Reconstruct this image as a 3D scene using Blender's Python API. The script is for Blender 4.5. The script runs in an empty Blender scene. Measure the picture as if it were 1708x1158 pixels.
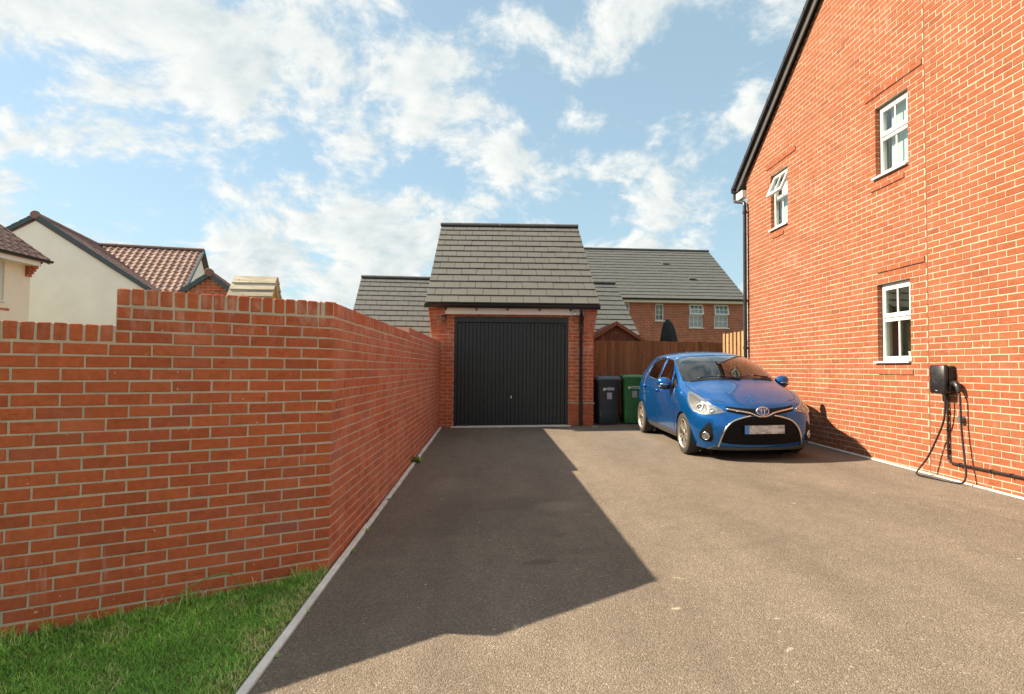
import bpy, bmesh, math, random
import numpy as np
from mathutils import Vector, Matrix
from mathutils.bvhtree import BVHTree
from mathutils.geometry import delaunay_2d_cdt

random.seed(7)
rng = np.random.default_rng(7)
S = bpy.context.scene
COL = S.collection
R = math.radians

# ------------------------------------------------------------------ camera
EYE = 1.5
cam = bpy.data.cameras.new('camera')
cam.sensor_width = 36.0
cam.lens = 995 / 1708 * 36
cam.clip_start = 0.05
cam.clip_end = 3000
camo = bpy.data.objects.new('camera', cam)
COL.objects.link(camo)
_y = Vector((-26 / 995, -35 / 995, 1)).normalized()
_u = Vector((.0092, 1, 0)); _u = (_u - _u.dot(_y) * _y).normalized()
_x = Vector((_y.y * _u.z - _y.z * _u.y, _y.z * _u.x - _y.x * _u.z, _y.x * _u.y - _y.y * _u.x))
if _x.x < 0: _x = -_x
CR = Vector((_x.x, _y.x, _u.x)); CU = Vector((_x.y, _y.y, _u.y)); CF = Vector((_x.z, _y.z, _u.z))
camo.matrix_world = Matrix(((CR.x, CU.x, -CF.x, 0), (CR.y, CU.y, -CF.y, 0), (CR.z, CU.z, -CF.z, EYE), (0, 0, 0, 1)))
S.camera = camo

# ------------------------------------------------------------------ sun and sky
SUN = Vector((-2.24, .42, 1.835)).normalized()      # towards the sun
ELEV = math.asin(SUN.z); AZ = math.atan2(SUN.x, SUN.y)
sl = bpy.data.lights.new('sun', 'SUN'); sl.energy = 5.0; sl.angle = R(.55); sl.color = (1, .82, .60)
so = bpy.data.objects.new('sun', sl); COL.objects.link(so)
so.rotation_euler = SUN.to_track_quat('Z', 'Y').to_euler()
so.location = SUN * 60
EXPOSURE = 1.38

def build_world():
    w = bpy.data.worlds.new('World'); S.world = w; w.use_nodes = True
    nt = w.node_tree; nt.nodes.clear()
    N = lambda t: nt.nodes.new(t)
    L = nt.links.new
    def math_(op, a, b=None, c=None, clamp=False):
        n = N('ShaderNodeMath'); n.operation = op; n.use_clamp = clamp
        for i, v in enumerate((a, b, c)):
            if v is None: continue
            if isinstance(v, (int, float)): n.inputs[i].default_value = v
            else: L(v, n.inputs[i])
        return n.outputs[0]
    sky = N('ShaderNodeTexSky'); sky.sky_type = 'NISHITA'; sky.sun_disc = False
    sky.sun_elevation = ELEV; sky.sun_rotation = AZ; sky.air_density = 1.0; sky.dust_density = .5; sky.ozone_density = 1.2
    tc = N('ShaderNodeTexCoord'); sp = N('ShaderNodeSeparateXYZ'); L(tc.outputs['Generated'], sp.inputs[0])
    z = math_('ADD', math_('MAXIMUM', sp.outputs[2], 0.0), .50)
    px = math_('DIVIDE', sp.outputs[0], z); py = math_('DIVIDE', sp.outputs[1], z)
    def cloud(off, scale, detail, rough, dist, stretch=1.0, pz=0.0):
        cb = N('ShaderNodeCombineXYZ')
        L(math_('ADD', px, off[0]), cb.inputs[0]); L(math_('ADD', math_('MULTIPLY', py, stretch), off[1]), cb.inputs[1]); cb.inputs[2].default_value = pz
        n = N('ShaderNodeTexNoise'); n.inputs['Scale'].default_value = scale; n.inputs['Detail'].default_value = detail
        n.inputs['Roughness'].default_value = rough; n.inputs['Distortion'].default_value = dist
        L(cb.outputs[0], n.inputs['Vector']); return n.outputs['Fac']
    OX, OY = CLOUD_OFF
    sx, sy = SUN.x * .035, SUN.y * .035
    d1 = cloud((OX, OY), 4.7, 13, .62, .20)
    d2 = cloud((OX + sx, OY + sy), 4.7, 8, .59, .20)
    big = cloud((OX * 1.7 + 3, OY - 5), 1.3, 3, .5, 0)
    dens = math_('ADD', d1, math_('MULTIPLY', math_('SUBTRACT', big, .5), .62))
    mask = N('ShaderNodeMapRange'); mask.interpolation_type = 'SMOOTHSTEP'
    mask.inputs[1].default_value = .410; mask.inputs[2].default_value = .540
    L(dens, mask.inputs[0])
    thick = N('ShaderNodeMapRange'); thick.interpolation_type = 'SMOOTHSTEP'
    thick.inputs[1].default_value = .50; thick.inputs[2].default_value = .74
    L(dens, thick.inputs[0])
    lit = math_('MULTIPLY_ADD', math_('SUBTRACT', d1, d2), 4.0, .70, clamp=True)
    shade = math_('SUBTRACT', lit, math_('MULTIPLY', thick.outputs[0], .34), clamp=True)
    cc = N('ShaderNodeMix'); cc.data_type = 'RGBA'
    cc.inputs['A'].default_value = (2.95, 3.45, 3.55, 1); cc.inputs['B'].default_value = (5.0, 5.05, 4.85, 1)
    L(shade, cc.inputs['Factor'])
    # thin veil of high haze all over the sky
    veil = N('ShaderNodeMix'); veil.data_type = 'RGBA'; L(math_('MULTIPLY_ADD', math_('POWER', math_('SUBTRACT', 1.0, math_('MAXIMUM', sp.outputs[2], 0.0)), 7.0), .42, .54, clamp=True), veil.inputs['Factor'])
    L(sky.outputs[0], veil.inputs['A']); veil.inputs['B'].default_value = (2.45, 3.5, 3.75, 1)
    mx = N('ShaderNodeMix'); mx.data_type = 'RGBA'
    L(math_('MULTIPLY', mask.outputs[0], .95), mx.inputs['Factor']); L(veil.outputs['Result'], mx.inputs['A']); L(cc.outputs['Result'], mx.inputs['B'])
    bg = N('ShaderNodeBackground'); bg.inputs['Strength'].default_value = .078
    L(mx.outputs['Result'], bg.inputs['Color'])
    out = N('ShaderNodeOutputWorld'); L(bg.outputs[0], out.inputs[0])
CLOUD_OFF = (52.3, 19.6)
build_world()
vs = S.view_settings
vs.view_transform = 'Standard'; vs.look = 'None'; vs.exposure = EXPOSURE; vs.gamma = 1.0; vs.use_curve_mapping = False

# ------------------------------------------------------------------ helpers
def gz(x, y):
    yy = min(max(y, -6), 14)
    l = .264 + .0256 * (yy - 12.42); r = .337 + .0131 * (yy - 9.68)
    t = min(max((x + 1.2) / 6.3, -.6), 1.2)
    return l + (r - l) * t

class MB:
    def __init__(s): s.v = []; s.f = []; s.r = []
    def add(s, verts, faces, rnd=0.0):
        o = len(s.v); s.v += [tuple(p) for p in verts]; s.f += [tuple(i + o for i in f) for f in faces]; s.r += [rnd] * len(faces)
    def box(s, x0, x1, y0, y1, z0, z1, rnd=0.0):
        s.add([(x0, y0, z0), (x1, y0, z0), (x1, y1, z0), (x0, y1, z0), (x0, y0, z1), (x1, y0, z1), (x1, y1, z1), (x0, y1, z1)],
              [(0, 3, 2, 1), (4, 5, 6, 7), (0, 1, 5, 4), (1, 2, 6, 5), (2, 3, 7, 6), (3, 0, 4, 7)], rnd)
    def cbox(s, c, sz, ch=.004, m=None, jit=0.0, rnd=0.0):
        hx, hy, hz = sz[0] / 2, sz[1] / 2, sz[2] / 2
        vs_ = []; idx = {}
        for ax in range(3):
            for i in (-1, 1):
                for j in (-1, 1):
                    for k in (-1, 1):
                        p = [i * (hx - ch), j * (hy - ch), k * (hz - ch)]
                        p[ax] = (i, j, k)[ax] * (hx, hy, hz)[ax]
                        idx[(ax, i, j, k)] = len(vs_)
                        vs_.append([p[q] + (random.uniform(-jit, jit) if jit else 0) for q in range(3)])
        F = []
        for ax in range(3):
            a1, a2 = [(1, 2), (2, 0), (0, 1)][ax]
            for sg in (-1, 1):
                q = []
                for (u, w) in ((-1, -1), (1, -1), (1, 1), (-1, 1)):
                    k = [0, 0, 0]; k[ax] = sg; k[a1] = u; k[a2] = w
                    q.append(idx[(ax,) + tuple(k)])
                F.append(tuple(q) if sg > 0 else tuple(reversed(q)))
        for ax in range(3):
            a1, a2 = [(1, 2), (2, 0), (0, 1)][ax]
            for u in (-1, 1):
                for w in (-1, 1):
                    def K(axx, e):
                        k = [0, 0, 0]; k[ax] = e; k[a1] = u; k[a2] = w; return idx[(axx,) + tuple(k)]
                    q = [K(a1, -1), K(a1, 1), K(a2, 1), K(a2, -1)]
                    F.append(tuple(q) if u * w < 0 else tuple(reversed(q)))
        for i in (-1, 1):
            for j in (-1, 1):
                for k in (-1, 1):
                    t = [idx[(0, i, j, k)], idx[(1, i, j, k)], idx[(2, i, j, k)]]
                    F.append(tuple(t) if i * j * k > 0 else tuple(reversed(t)))
        out = [Vector(p) for p in vs_]
        if m is not None: out = [m @ p for p in out]
        out = [p + Vector(c) for p in out]
        s.add(out, F, rnd)
    def prism(s, poly, d, rnd=0.0):
        d = Vector(d); n = len(poly); P = [Vector(p) for p in poly]
        s.add(P + [p + d for p in P], [tuple(range(n - 1, -1, -1)), tuple(range(n, 2 * n))] + [(i, (i + 1) % n, (i + 1) % n + n, i + n) for i in range(n)], rnd)
    def tube(s, path, r, seg=10, caps=True, rnd=0.0):
        P = [Vector(p) for p in path]; n = len(P)
        rr = r if isinstance(r, (list, tuple)) else [r] * n
        up = Vector((0, 0, 1)); rings = []; prev = None
        for i in range(n):
            t = (P[min(i + 1, n - 1)] - P[max(i - 1, 0)])
            if t.length < 1e-9: t = Vector((0, 0, 1))
            t.normalize()
            if prev is None:
                a = t.orthogonal().normalized()
            else:
                a = (prev - prev.dot(t) * t)
                a = a.normalized() if a.length > 1e-6 else t.orthogonal().normalized()
            prev = a; b = t.cross(a)
            rings.append([P[i] + rr[i] * (math.cos(2 * math.pi * k / seg) * a + math.sin(2 * math.pi * k / seg) * b) for k in range(seg)])
        vs_ = [p for q in rings for p in q]
        F = [(i * seg + k, i * seg + (k + 1) % seg, (i + 1) * seg + (k + 1) % seg, (i + 1) * seg + k) for i in range(n - 1) for k in range(seg)]
        if caps: F += [tuple(range(seg - 1, -1, -1)), tuple((n - 1) * seg + k for k in range(seg))]
        s.add(vs_, F, rnd)
    def lathe(s, prof, seg=24, m=None, closed=False, rnd=0.0):
        # prof: list of (radius, height) round local z
        n = len(prof); vs_ = []
        for k in range(seg):
            a = 2 * math.pi * k / seg
            for (r, h) in prof: vs_.append(Vector((r * math.cos(a), r * math.sin(a), h)))
        if m is not None: vs_ = [m @ p for p in vs_]
        F = []
        for k in range(seg):
            k2 = (k + 1) % seg
            for i in range(n - 1 if not closed else n):
                i2 = (i + 1) % n
                F.append((k * n + i, k2 * n + i, k2 * n + i2, k * n + i2))
        s.add(vs_, F, rnd)
    def mesh(s, name, smooth=False, attr=False):
        me = bpy.data.meshes.new(name); me.from_pydata(s.v, [], s.f); me.update()
        if smooth: me.shade_smooth()
        if attr:
            a = me.attributes.new('rnd', 'FLOAT', 'FACE'); a.data.foreach_set('value', np.array(s.r, dtype=np.float32))
        return me
    def build(s, name, mat, parent=None, smooth=False, attr=False, auto=None):
        me = s.mesh(name, smooth, attr); me.materials.append(mat)
        if auto: me.shade_smooth(); me.set_sharp_from_angle(angle=R(auto))
        return link(name, me, parent)

LOCAL = set()
def link(name, me, parent=None, mw=None):
    o = bpy.data.objects.new(name, me)
    if mw is not None: o.matrix_basis = mw
    if parent is not None:
        o.parent = parent
        if parent.type == 'EMPTY' and parent.name not in LOCAL:
            o.matrix_parent_inverse = Matrix.Translation(-parent.location)
    COL.objects.link(o); return o
def thing(name, label, cat, loc=(0, 0, 0), group=None):
    o = bpy.data.objects.new(name, None); o.empty_display_size = .2; o.location = loc; COL.objects.link(o)
    tag(o, label, cat, group); return o
def tag(o, label=None, cat=None, group=None, kind=None):
    if label: o['label'] = label
    if cat: o['category'] = cat
    if group: o['group'] = group
    if kind: o['kind'] = kind
    return o
def structure(o): o['kind'] = 'structure'; return o
def stuff(o): o['kind'] = 'stuff'; return o
def inview(p, mg=.08):
    d = Vector(p) - Vector((0, 0, EYE)); f = d.dot(CF)
    if f < .3: return False
    return abs(d.dot(CR) / f) < .858 * (1 + mg) and abs(d.dot(CU) / f) < .582 * (1 + mg)

# ------------------------------------------------------------------ materials
class G:
    """small node-graph helper"""
    def __init__(s, name):
        s.m = bpy.data.materials.new(name); s.m.use_nodes = True; s.nt = s.m.node_tree
        s.b = s.nt.nodes['Principled BSDF']; s._p = None
    def n(s, t, **k):
        x = s.nt.nodes.new(t)
        for a, v in k.items(): setattr(x, a, v)
        return x
    def L(s, a, b): s.nt.links.new(a, b)
    def put(s, sock, v):
        if isinstance(v, (int, float)): sock.default_value = v
        elif isinstance(v, (tuple, list)): sock.default_value = tuple(v) + ((1,) if len(v) == 3 and len(sock.default_value) == 4 else ())
        else: s.L(v, sock)
    def ma(s, op, a, b=None, c=None, clamp=False):
        x = s.n('ShaderNodeMath', operation=op, use_clamp=clamp)
        for i, v in enumerate((a, b, c)):
            if v is not None: s.put(x.inputs[i], v)
        return x.outputs[0]
    def pos(s):
        if s._p is None: s._p = s.n('ShaderNodeNewGeometry').outputs['Position']
        return s._p
    def objco(s): return s.n('ShaderNodeTexCoord').outputs['Object']
    def scaled(s, v, sc):
        x = s.n('ShaderNodeMapping'); s.L(v, x.inputs['Vector']); x.inputs['Scale'].default_value = sc; return x.outputs[0]
    def noise(s, v, scale, detail=3, rough=.55, dist=0):
        x = s.n('ShaderNodeTexNoise'); s.L(v, x.inputs['Vector'])
        x.inputs['Scale'].default_value = scale; x.inputs['Detail'].default_value = detail; x.inputs['Roughness'].default_value = rough; x.inputs['Distortion'].default_value = dist
        return x.outputs['Fac']
    def rng(s, v, a, b, c=0., d=1., smooth=True):
        x = s.n('ShaderNodeMapRange', interpolation_type='SMOOTHSTEP' if smooth else 'LINEAR')
        s.put(x.inputs[0], v)
        for i, q in enumerate((a, b, c, d)): x.inputs[i + 1].default_value = q
        return x.outputs[0]
    def mix(s, f, a, b, mode='MIX'):
        x = s.n('ShaderNodeMix', data_type='RGBA', blend_type=mode); s.put(x.inputs['Factor'], f); s.put(x.inputs['A'], a); s.put(x.inputs['B'], b); return x.outputs['Result']
    def ramp(s, f, stops, interp='LINEAR'):
        x = s.n('ShaderNodeValToRGB'); x.color_ramp.interpolation = interp
        e = x.color_ramp.elements
        while len(e) < len(stops): e.new(.5)
        for i, (p, c) in enumerate(stops): e[i].position = p; e[i].color = tuple(c) + (1,)
        s.L(f, x.inputs[0]); return x.outputs[0]
    def bright(s, col, f):
        x = s.n('ShaderNodeVectorMath', operation='SCALE'); s.put(x.inputs[0], col); s.put(x.inputs['Scale'], f); return x.outputs[0]
    def bump(s, h, strength, dist=.01):
        x = s.n('ShaderNodeBump'); x.inputs['Strength'].default_value = strength; x.inputs['Distance'].default_value = dist; s.L(h, x.inputs['Height']); s.L(x.outputs[0], s.b.inputs['Normal'])
    def set(s, **k):
        for a, v in k.items(): s.put(s.b.inputs[a.replace('_', ' ')], v)
        return s.m
    def rand(s):
        oi = s.n('ShaderNodeObjectInfo').outputs['Random']; at = s.n('ShaderNodeAttribute', attribute_name='rnd').outputs['Fac']
        return s.ma('FRACT', s.ma('ADD', oi, at))

def simple(name, col, rough=.6, metal=0, var=.12, scale=6, bump=0, bscale=80, spec=.5, coat=0, fine=0.0):
    g = G(name); p = g.pos()
    c = g.bright(col, g.rng(g.noise(p, scale, 5), .25, .75, 1 - var, 1 + var, False))
    if fine: c = g.mix(1.0, c, g.ramp(g.noise(p, bscale * 1.3, 2), [(.3, (1 - fine,) * 3), (.7, (1 + fine,) * 3)]), 'MULTIPLY')
    g.set(Base_Color=c, Roughness=g.rng(g.noise(p, scale * 2.7, 3), .3, .7, max(rough - .08, .02), min(rough + .08, 1), False), Metallic=metal, Specular_IOR_Level=spec, Coat_Weight=coat)
    if bump: g.bump(g.noise(p, bscale, 4), bump, .004)
    return g.m

def brick_mat(name, tones, effl=.5, top=0):
    g = G(name); p = g.pos(); r = g.rand()
    base = g.ramp(r, tones)
    sep = g.n('ShaderNodeSeparateXYZ'); g.L(p, sep.inputs[0])
    cb = g.n('ShaderNodeCombineXYZ'); g.L(g.ma('ADD', sep.outputs[0], sep.outputs[1]), cb.inputs[0]); g.L(sep.outputs[2], cb.inputs[2]); g.L(g.ma('MULTIPLY', r, 3.0), cb.inputs[1])
    v = cb.outputs[0]
    c = g.bright(base, g.rng(g.noise(p, 26, 6, .65), .25, .75, .80, 1.20, False))
    c = g.mix(1.0, c, g.ramp(g.noise(p, 260, 2), [(.3, (.84,) * 3), (.7, (1.14,) * 3)]), 'MULTIPLY')
    crease = g.noise(g.scaled(v, (9, 5, 75)), 1.0, 3, .6, .6)
    cr = g.rng(crease, .62, .72)
    c = g.mix(g.ma('MULTIPLY', cr, .42), c, (.11, .03, .018))
    # lime bloom: pale streaks running down
    st = g.ma('MULTIPLY', g.rng(g.noise(g.scaled(v, (14, .0, 2.2)), 1.0, 4, .6), .55, .78), g.rng(g.noise(p, 1.1, 3), .46, .70))
    c = g.mix(g.ma('MULTIPLY', st, effl), c, (.60, .46, .41))
    # general dusty bloom in loose patches, and heavier bloom in the courses under the copings
    c = g.mix(g.ma('MULTIPLY', g.rng(g.noise(p, 2.3, 5, .65), .45, .78), .09), c, (.52, .36, .28))
    if top:
        tb = g.ma('MULTIPLY', g.rng(sep.outputs[2], 1.58, 1.82), g.rng(g.noise(g.scaled(v, (9, 0, 4)), 1.0, 5, .65), .46, .72))
        c = g.mix(g.ma('MULTIPLY', tb, .38), c, (.62, .48, .43))
        sb = g.ma('MULTIPLY', g.rng(sep.outputs[0], -1.186, -1.182), g.ma('MULTIPLY', g.rng(sep.outputs[1], 12.38, 12.30), g.rng(g.noise(p, 3.1, 5, .65), .35, .75, .05, .30)))
        c = g.mix(sb, c, (.58, .40, .33))
    dots = g.rng(g.noise(p, 34, 1, .4), .775, .80)
    c = g.mix(g.ma('MULTIPLY', dots, .6), c, (.60, .50, .42))
    g.set(Base_Color=c, Roughness=.88, Specular_IOR_Level=.25)
    h = g.ma('ADD', g.ma('MULTIPLY', g.noise(p, 170, 4, .7), .7), g.ma('MULTIPLY', cr, -1.0))
    g.bump(h, .55, .004)
    return g.m

MAT = {}
MAT['brick'] = brick_mat('brick_red', [(0, (.35, .080, .032)), (.30, (.42, .096, .036)), (.70, (.465, .111, .041)), (.95, (.40, .092, .038)), (1, (.31, .076, .044))], .62, 1)
MAT['brick_house'] = brick_mat('brick_orange_red', [(0, (.238, .073, .033)), (.25, (.252, .079, .036)), (.7, (.270, .087, .040)), (.96, (.248, .077, .036)), (1, (.210, .063, .032))], .46)
MAT['mortar'] = simple('mortar', (.47, .39, .295), .95, 0, .16, 9, .6, 220, .2, 0, .22)
MAT['mortar_house'] = simple('mortar_pale', (.41, .355, .28), .95, 0, .12, 9, .6, 220, .2, 0, .18)
MAT['concrete'] = simple('concrete_edging', (.64, .64, .61), .9, 0, .22, 7, .5, 240, .2, 0, .18)
MAT['slate'] = None
def slate_mat(name, col, var):
    g = G(name); p = g.pos(); r = g.rand()
    c = g.bright(col, g.rng(r, 0, 1, 1 - var, 1 + var, False))
    c = g.bright(c, g.rng(g.noise(p, 3.0, 5, .6), .25, .75, .92, 1.08, False))
    c = g.mix(1.0, c, g.ramp(g.noise(p, 120, 3), [(.3, (.88,) * 3), (.7, (1.1,) * 3)]), 'MULTIPLY')
    c = g.mix(g.ma('MULTIPLY', g.rng(g.noise(g.scaled(p, (3, 3, 1)), 5, 4), .6, .8), .15), c, (.19, .185, .15))
    g.set(Base_Color=c, Roughness=.72, Specular_IOR_Level=.4); g.bump(g.noise(p, 90, 4), .35, .004); return g.m
MAT['slate'] = slate_mat('grey_roof_tile', (.096, .100, .095), .04)
MAT['slate_far'] = slate_mat('grey_roof_tile_far', (.092, .099, .098), .04)
MAT['ridge'] = slate_mat('dark_ridge_tile', (.075, .078, .078), .08)
MAT['pantile'] = slate_mat('brown_pantile', (.215, .130, .108), .16)
MAT['verge'] = simple('blue_grey_verge', (.05, .075, .092), .55)
MAT['black'] = simple('black_plastic', (.016, .016, .017), .38, 0, .2, 8)
MAT['door'] = simple('black_door_paint', (.010, .012, .014), .34, 0, .25, 3, .12, 300, .45)
MAT['white'] = simple('white_upvc', (.72, .72, .70), .32, 0, .03, 5)
MAT['fascia'] = simple('white_fascia', (.78, .72, .66), .4, 0, .04, 5)
MAT['render'] = simple('cream_render', (.86, .84, .78), .95, 0, .06, 1.2, .4, 160, .2, 0, .06)
MAT['render_b'] = simple('sand_render', (.78, .70, .57), .95, 0, .06, 1.2, .4, 160, .2, 0, .06)
def wood_mat(name, c0, c1, axis, gs=1.0):
    g = G(name); p = g.pos(); r = g.rand()
    sc = [34, 34, 34]; sc[axis] = 2.2
    off = g.n('ShaderNodeVectorMath', operation='ADD'); g.L(g.scaled(p, tuple(sc)), off.inputs[0])
    cbn = g.n('ShaderNodeCombineXYZ'); g.L(g.ma('MULTIPLY', r, 40.), cbn.inputs[0]); g.L(cbn.outputs[0], off.inputs[1])
    n = g.noise(off.outputs[0], gs, 5, .62, .5)
    c = g.ramp(n, [(.28, c0), (.72, c1)])
    c = g.bright(c, g.rng(r, 0, 1, .76, 1.24, False))
    kn = g.n('ShaderNodeTexVoronoi'); g.L(g.scaled(p, (6, 6, 6)), kn.inputs['Vector']); kn.inputs['Scale'].default_value = 1.0
    c = g.mix(g.ma('MULTIPLY', g.rng(kn.outputs['Distance'], .16, .05), .7), c, tuple(q * .35 for q in c0))
    g.set(Base_Color=c, Roughness=.85, Specular_IOR_Level=.25); g.bump(n, .5, .004); return g.m
MAT['fence'] = wood_mat('dark_fence_timber', (.15, .072, .036), (.26, .13, .066), 2)
MAT['fence_light'] = wood_mat('pale_fence_timber', (.29, .175, .085), (.42, .27, .14), 2)
MAT['shed'] = wood_mat('brown_shed_timber', (.20, .085, .055), (.27, .12, .078), 2)
MAT['playwood'] = wood_mat('weathered_timber', (.24, .215, .165), (.50, .47, .39), 0)
MAT['playend'] = wood_mat('amber_timber', (.20, .11, .03), (.34, .20, .06), 2)
MAT['asphalt'] = None
def asphalt():
    g = G('brown_asphalt'); p = g.pos()
    vo = g.n('ShaderNodeTexVoronoi'); g.L(p, vo.inputs['Vector']); vo.inputs['Scale'].default_value = 135
    stone = g.n('ShaderNodeSeparateColor'); g.L(vo.outputs['Color'], stone.inputs[0])
    c = g.ramp(stone.outputs[0], [(0, (.128, .107, .086)), (.35, (.172, .144, .116)), (.7, (.198, .166, .133)), (.95, (.234, .197, .158)), (1, (.35, .305, .25))])
    c = g.mix(g.ma('MULTIPLY', g.rng(vo.outputs['Distance'], .45, .72), .32), c, (.064, .056, .048))
    c = g.bright(c, g.rng(g.noise(g.scaled(p, (1.6, .5, 1)), .8, 5, .6), .3, .7, .82, 1.16, False))
    c = g.bright(c, g.rng(g.noise(p, 5, 4, .6), .3, .7, .92, 1.08, False))
    def spot(x, y, rx, ry, ang=0.0, rag=.5):
        m = g.n('ShaderNodeMapping'); m.vector_type = 'TEXTURE'; g.L(p, m.inputs['Vector']); m.inputs['Location'].default_value = (x, y, gz(x, y)); m.inputs['Rotation'].default_value = (0, 0, ang); m.inputs['Scale'].default_value = (rx, ry, 5)
        ln = g.n('ShaderNodeVectorMath', operation='LENGTH'); g.L(m.outputs[0], ln.inputs[0])
        return g.rng(g.ma('ADD', ln.outputs['Value'], g.ma('MULTIPLY', g.ma('SUBTRACT', g.noise(p, 14, 4), .5), rag * 2)), 1.15, .35)
    # oil and damp marks, a pale scuff, dusty patches
    for (x, y, rx, ry, a, k) in ((.324, 4.34, .16, .07, .1, .62), (.52, 4.95, .10, .05, .3, .35), (.72, 4.55, .16, .10, .2, .25), (.02, 6.0, .75, .38, .05, .28), (-.55, 5.3, .5, .45, 0, .16), (2.05, 4.6, .3, .1, .2, .2)):
        c = g.mix(g.ma('MULTIPLY', spot(x, y, rx, ry, a), k), c, (.085, .070, .058))
    for (x, y, rx, ry, a, k) in ((1.056, 3.487, .035, .018, .2, .85), (.62, 5.9, .28, .22, .1, .22), (1.21, 3.95, .05, .012, -.6, .5), (.86, 5.55, .05, .02, -.4, .45), (-.5, 7.0, .35, .5, 0, .12)):
        c = g.mix(g.ma('MULTIPLY', spot(x, y, rx, ry, a, .35), k), c, (.42, .36, .28))
    sx = g.n('ShaderNodeSeparateXYZ'); g.L(p, sx.inputs[0])
    wob = g.ma('MULTIPLY', g.ma('SUBTRACT', g.noise(p, .7, 3), .5), .35)
    for xc in (2.85, 4.35, -.35, 1.05):
        d = g.ma('ABSOLUTE', g.ma('ADD', g.ma('SUBTRACT', sx.outputs[0], xc), wob))
        tr_ = g.ma('MULTIPLY', g.rng(d, .22, .03), g.rng(g.noise(g.scaled(p, (3, .6, 1)), 1.5, 5, .65), .40, .70))
        c = g.mix(g.ma('MULTIPLY', tr_, .22), c, (.082, .070, .058))
    fl = g.rng(g.noise(p, 21, 0, .3), .845, .86)
    c = g.mix(g.ma('MULTIPLY', fl, .5), c, (.48, .44, .38))
    g.set(Base_Color=c, Roughness=.93, Specular_IOR_Level=.25)
    g.bump(g.ma('ADD', g.ma('MULTIPLY', vo.outputs['Distance'], -1.0), g.ma('MULTIPLY', stone.outputs[1], .5)), .8, .006)
    return g.m
MAT['asphalt'] = asphalt()
def glass_mat(name, tint, refl=1.0, rough=.0):
    g = G(name); nt = g.nt; nt.nodes.remove(g.b)
    tr = g.n('ShaderNodeBsdfTransparent'); tr.inputs[0].default_value = tuple(tint) + (1,)
    gl = g.n('ShaderNodeBsdfGlossy'); gl.inputs['Roughness'].default_value = rough; gl.inputs[0].default_value = (1, 1, 1, 1)
    ge = g.n('ShaderNodeNewGeometry'); dt = g.n('ShaderNodeVectorMath', operation='DOT_PRODUCT'); g.L(ge.outputs['Normal'], dt.inputs[0]); g.L(ge.outputs['Incoming'], dt.inputs[1])
    f5 = g.ma('POWER', g.ma('SUBTRACT', 1.0, g.ma('ABSOLUTE', dt.outputs['Value'])), 5.0)
    mx = g.n('ShaderNodeMixShader'); g.L(g.ma('MULTIPLY', g.ma('MULTIPLY_ADD', f5, .95, .05), refl, clamp=True), mx.inputs[0]); g.L(tr.outputs[0], mx.inputs[1]); g.L(gl.outputs[0], mx.inputs[2])
    g.L(mx.outputs[0], nt.nodes['Material Output'].inputs[0]); return g.m
MAT['glass'] = glass_mat('window_glass', (.80, .86, .86), 1.5)
MAT['car_glass'] = glass_mat('tinted_car_glass', (.42, .56, .57), 1.9)
MAT['car_glass_dark'] = glass_mat('privacy_car_glass', (.12, .12, .12), 1.3)
MAT['lens'] = glass_mat('headlight_cover', (.92, .93, .93), 1.4)
MAT['room'] = simple('room_wall', (.74, .71, .60), .9)
MAT['blind'] = simple('pale_blind', (.74, .78, .78), .9, 0, .10, 1.5)
MAT['beige_blind'] = simple('beige_blind', (.58, .53, .42), .9, 0, .04)
MAT['green_bin'] = simple('green_bin_plastic', (.030, .15, .047), .45, 0, .15, 5, .1, 200)
MAT['navy_bin'] = simple('slate_bin_plastic', (.026, .033, .040), .45, 0, .2, 5, .1, 200)
MAT['navy_lid'] = simple('slate_lid_plastic', (.075, .098, .125), .45, 0, .15, 5)
MAT['green_lid'] = simple('green_lid_plastic', (.05, .20, .065), .45, 0, .15, 5)
MAT['sticker'] = simple('pale_sticker', (.55, .58, .60), .6)
MAT['sticker_grey'] = simple('grey_sticker', (.30, .30, .34), .6)
MAT['parasol'] = simple('black_cover_fabric', (.012, .018, .020), .8, 0, .3, 8, .3, 60)
MAT['pot'] = simple('white_pot', (.75, .74, .70), .4)
def leafy(name, a, b):
    g = G(name); r = g.rand(); p = g.pos()
    c = g.ramp(r, [(0, a), (1, b)]); c = g.bright(c, g.rng(g.noise(p, 12, 3), .3, .7, .75, 1.25, False))
    g.set(Base_Color=c, Roughness=.65, Specular_IOR_Level=.3, Subsurface_Weight=0.0); return g.m
MAT['leaf'] = leafy('weed_leaf', (.12, .26, .04), (.24, .36, .09))
MAT['house_plant'] = leafy('house_plant_leaf', (.10, .17, .04), (.22, .30, .10))
def grass_mat():
    g = G('lawn_blade'); at = g.n('ShaderNodeAttribute', attribute_name='rnd').outputs['Fac']; p = g.pos()
    c = g.ramp(at, [(0, (.11, .28, .034)), (.5, (.19, .42, .050)), (.80, (.32, .53, .10)), (.90, (.52, .47, .18)), (1, (.74, .62, .34))])
    c = g.bright(c, g.rng(g.noise(p, 2.4, 4), .3, .7, .78, 1.22, False))
    g.set(Base_Color=c, Roughness=.6, Specular_IOR_Level=.3); return g.m
MAT['grass'] = grass_mat()
MAT['soil'] = simple('lawn_soil', (.13, .15, .05), .95, 0, .35, 6, .8, 60, .1, 0, .3)
MAT['ground'] = simple('far_ground', (.09, .11, .05), .95, 0, .2, .4)
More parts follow.
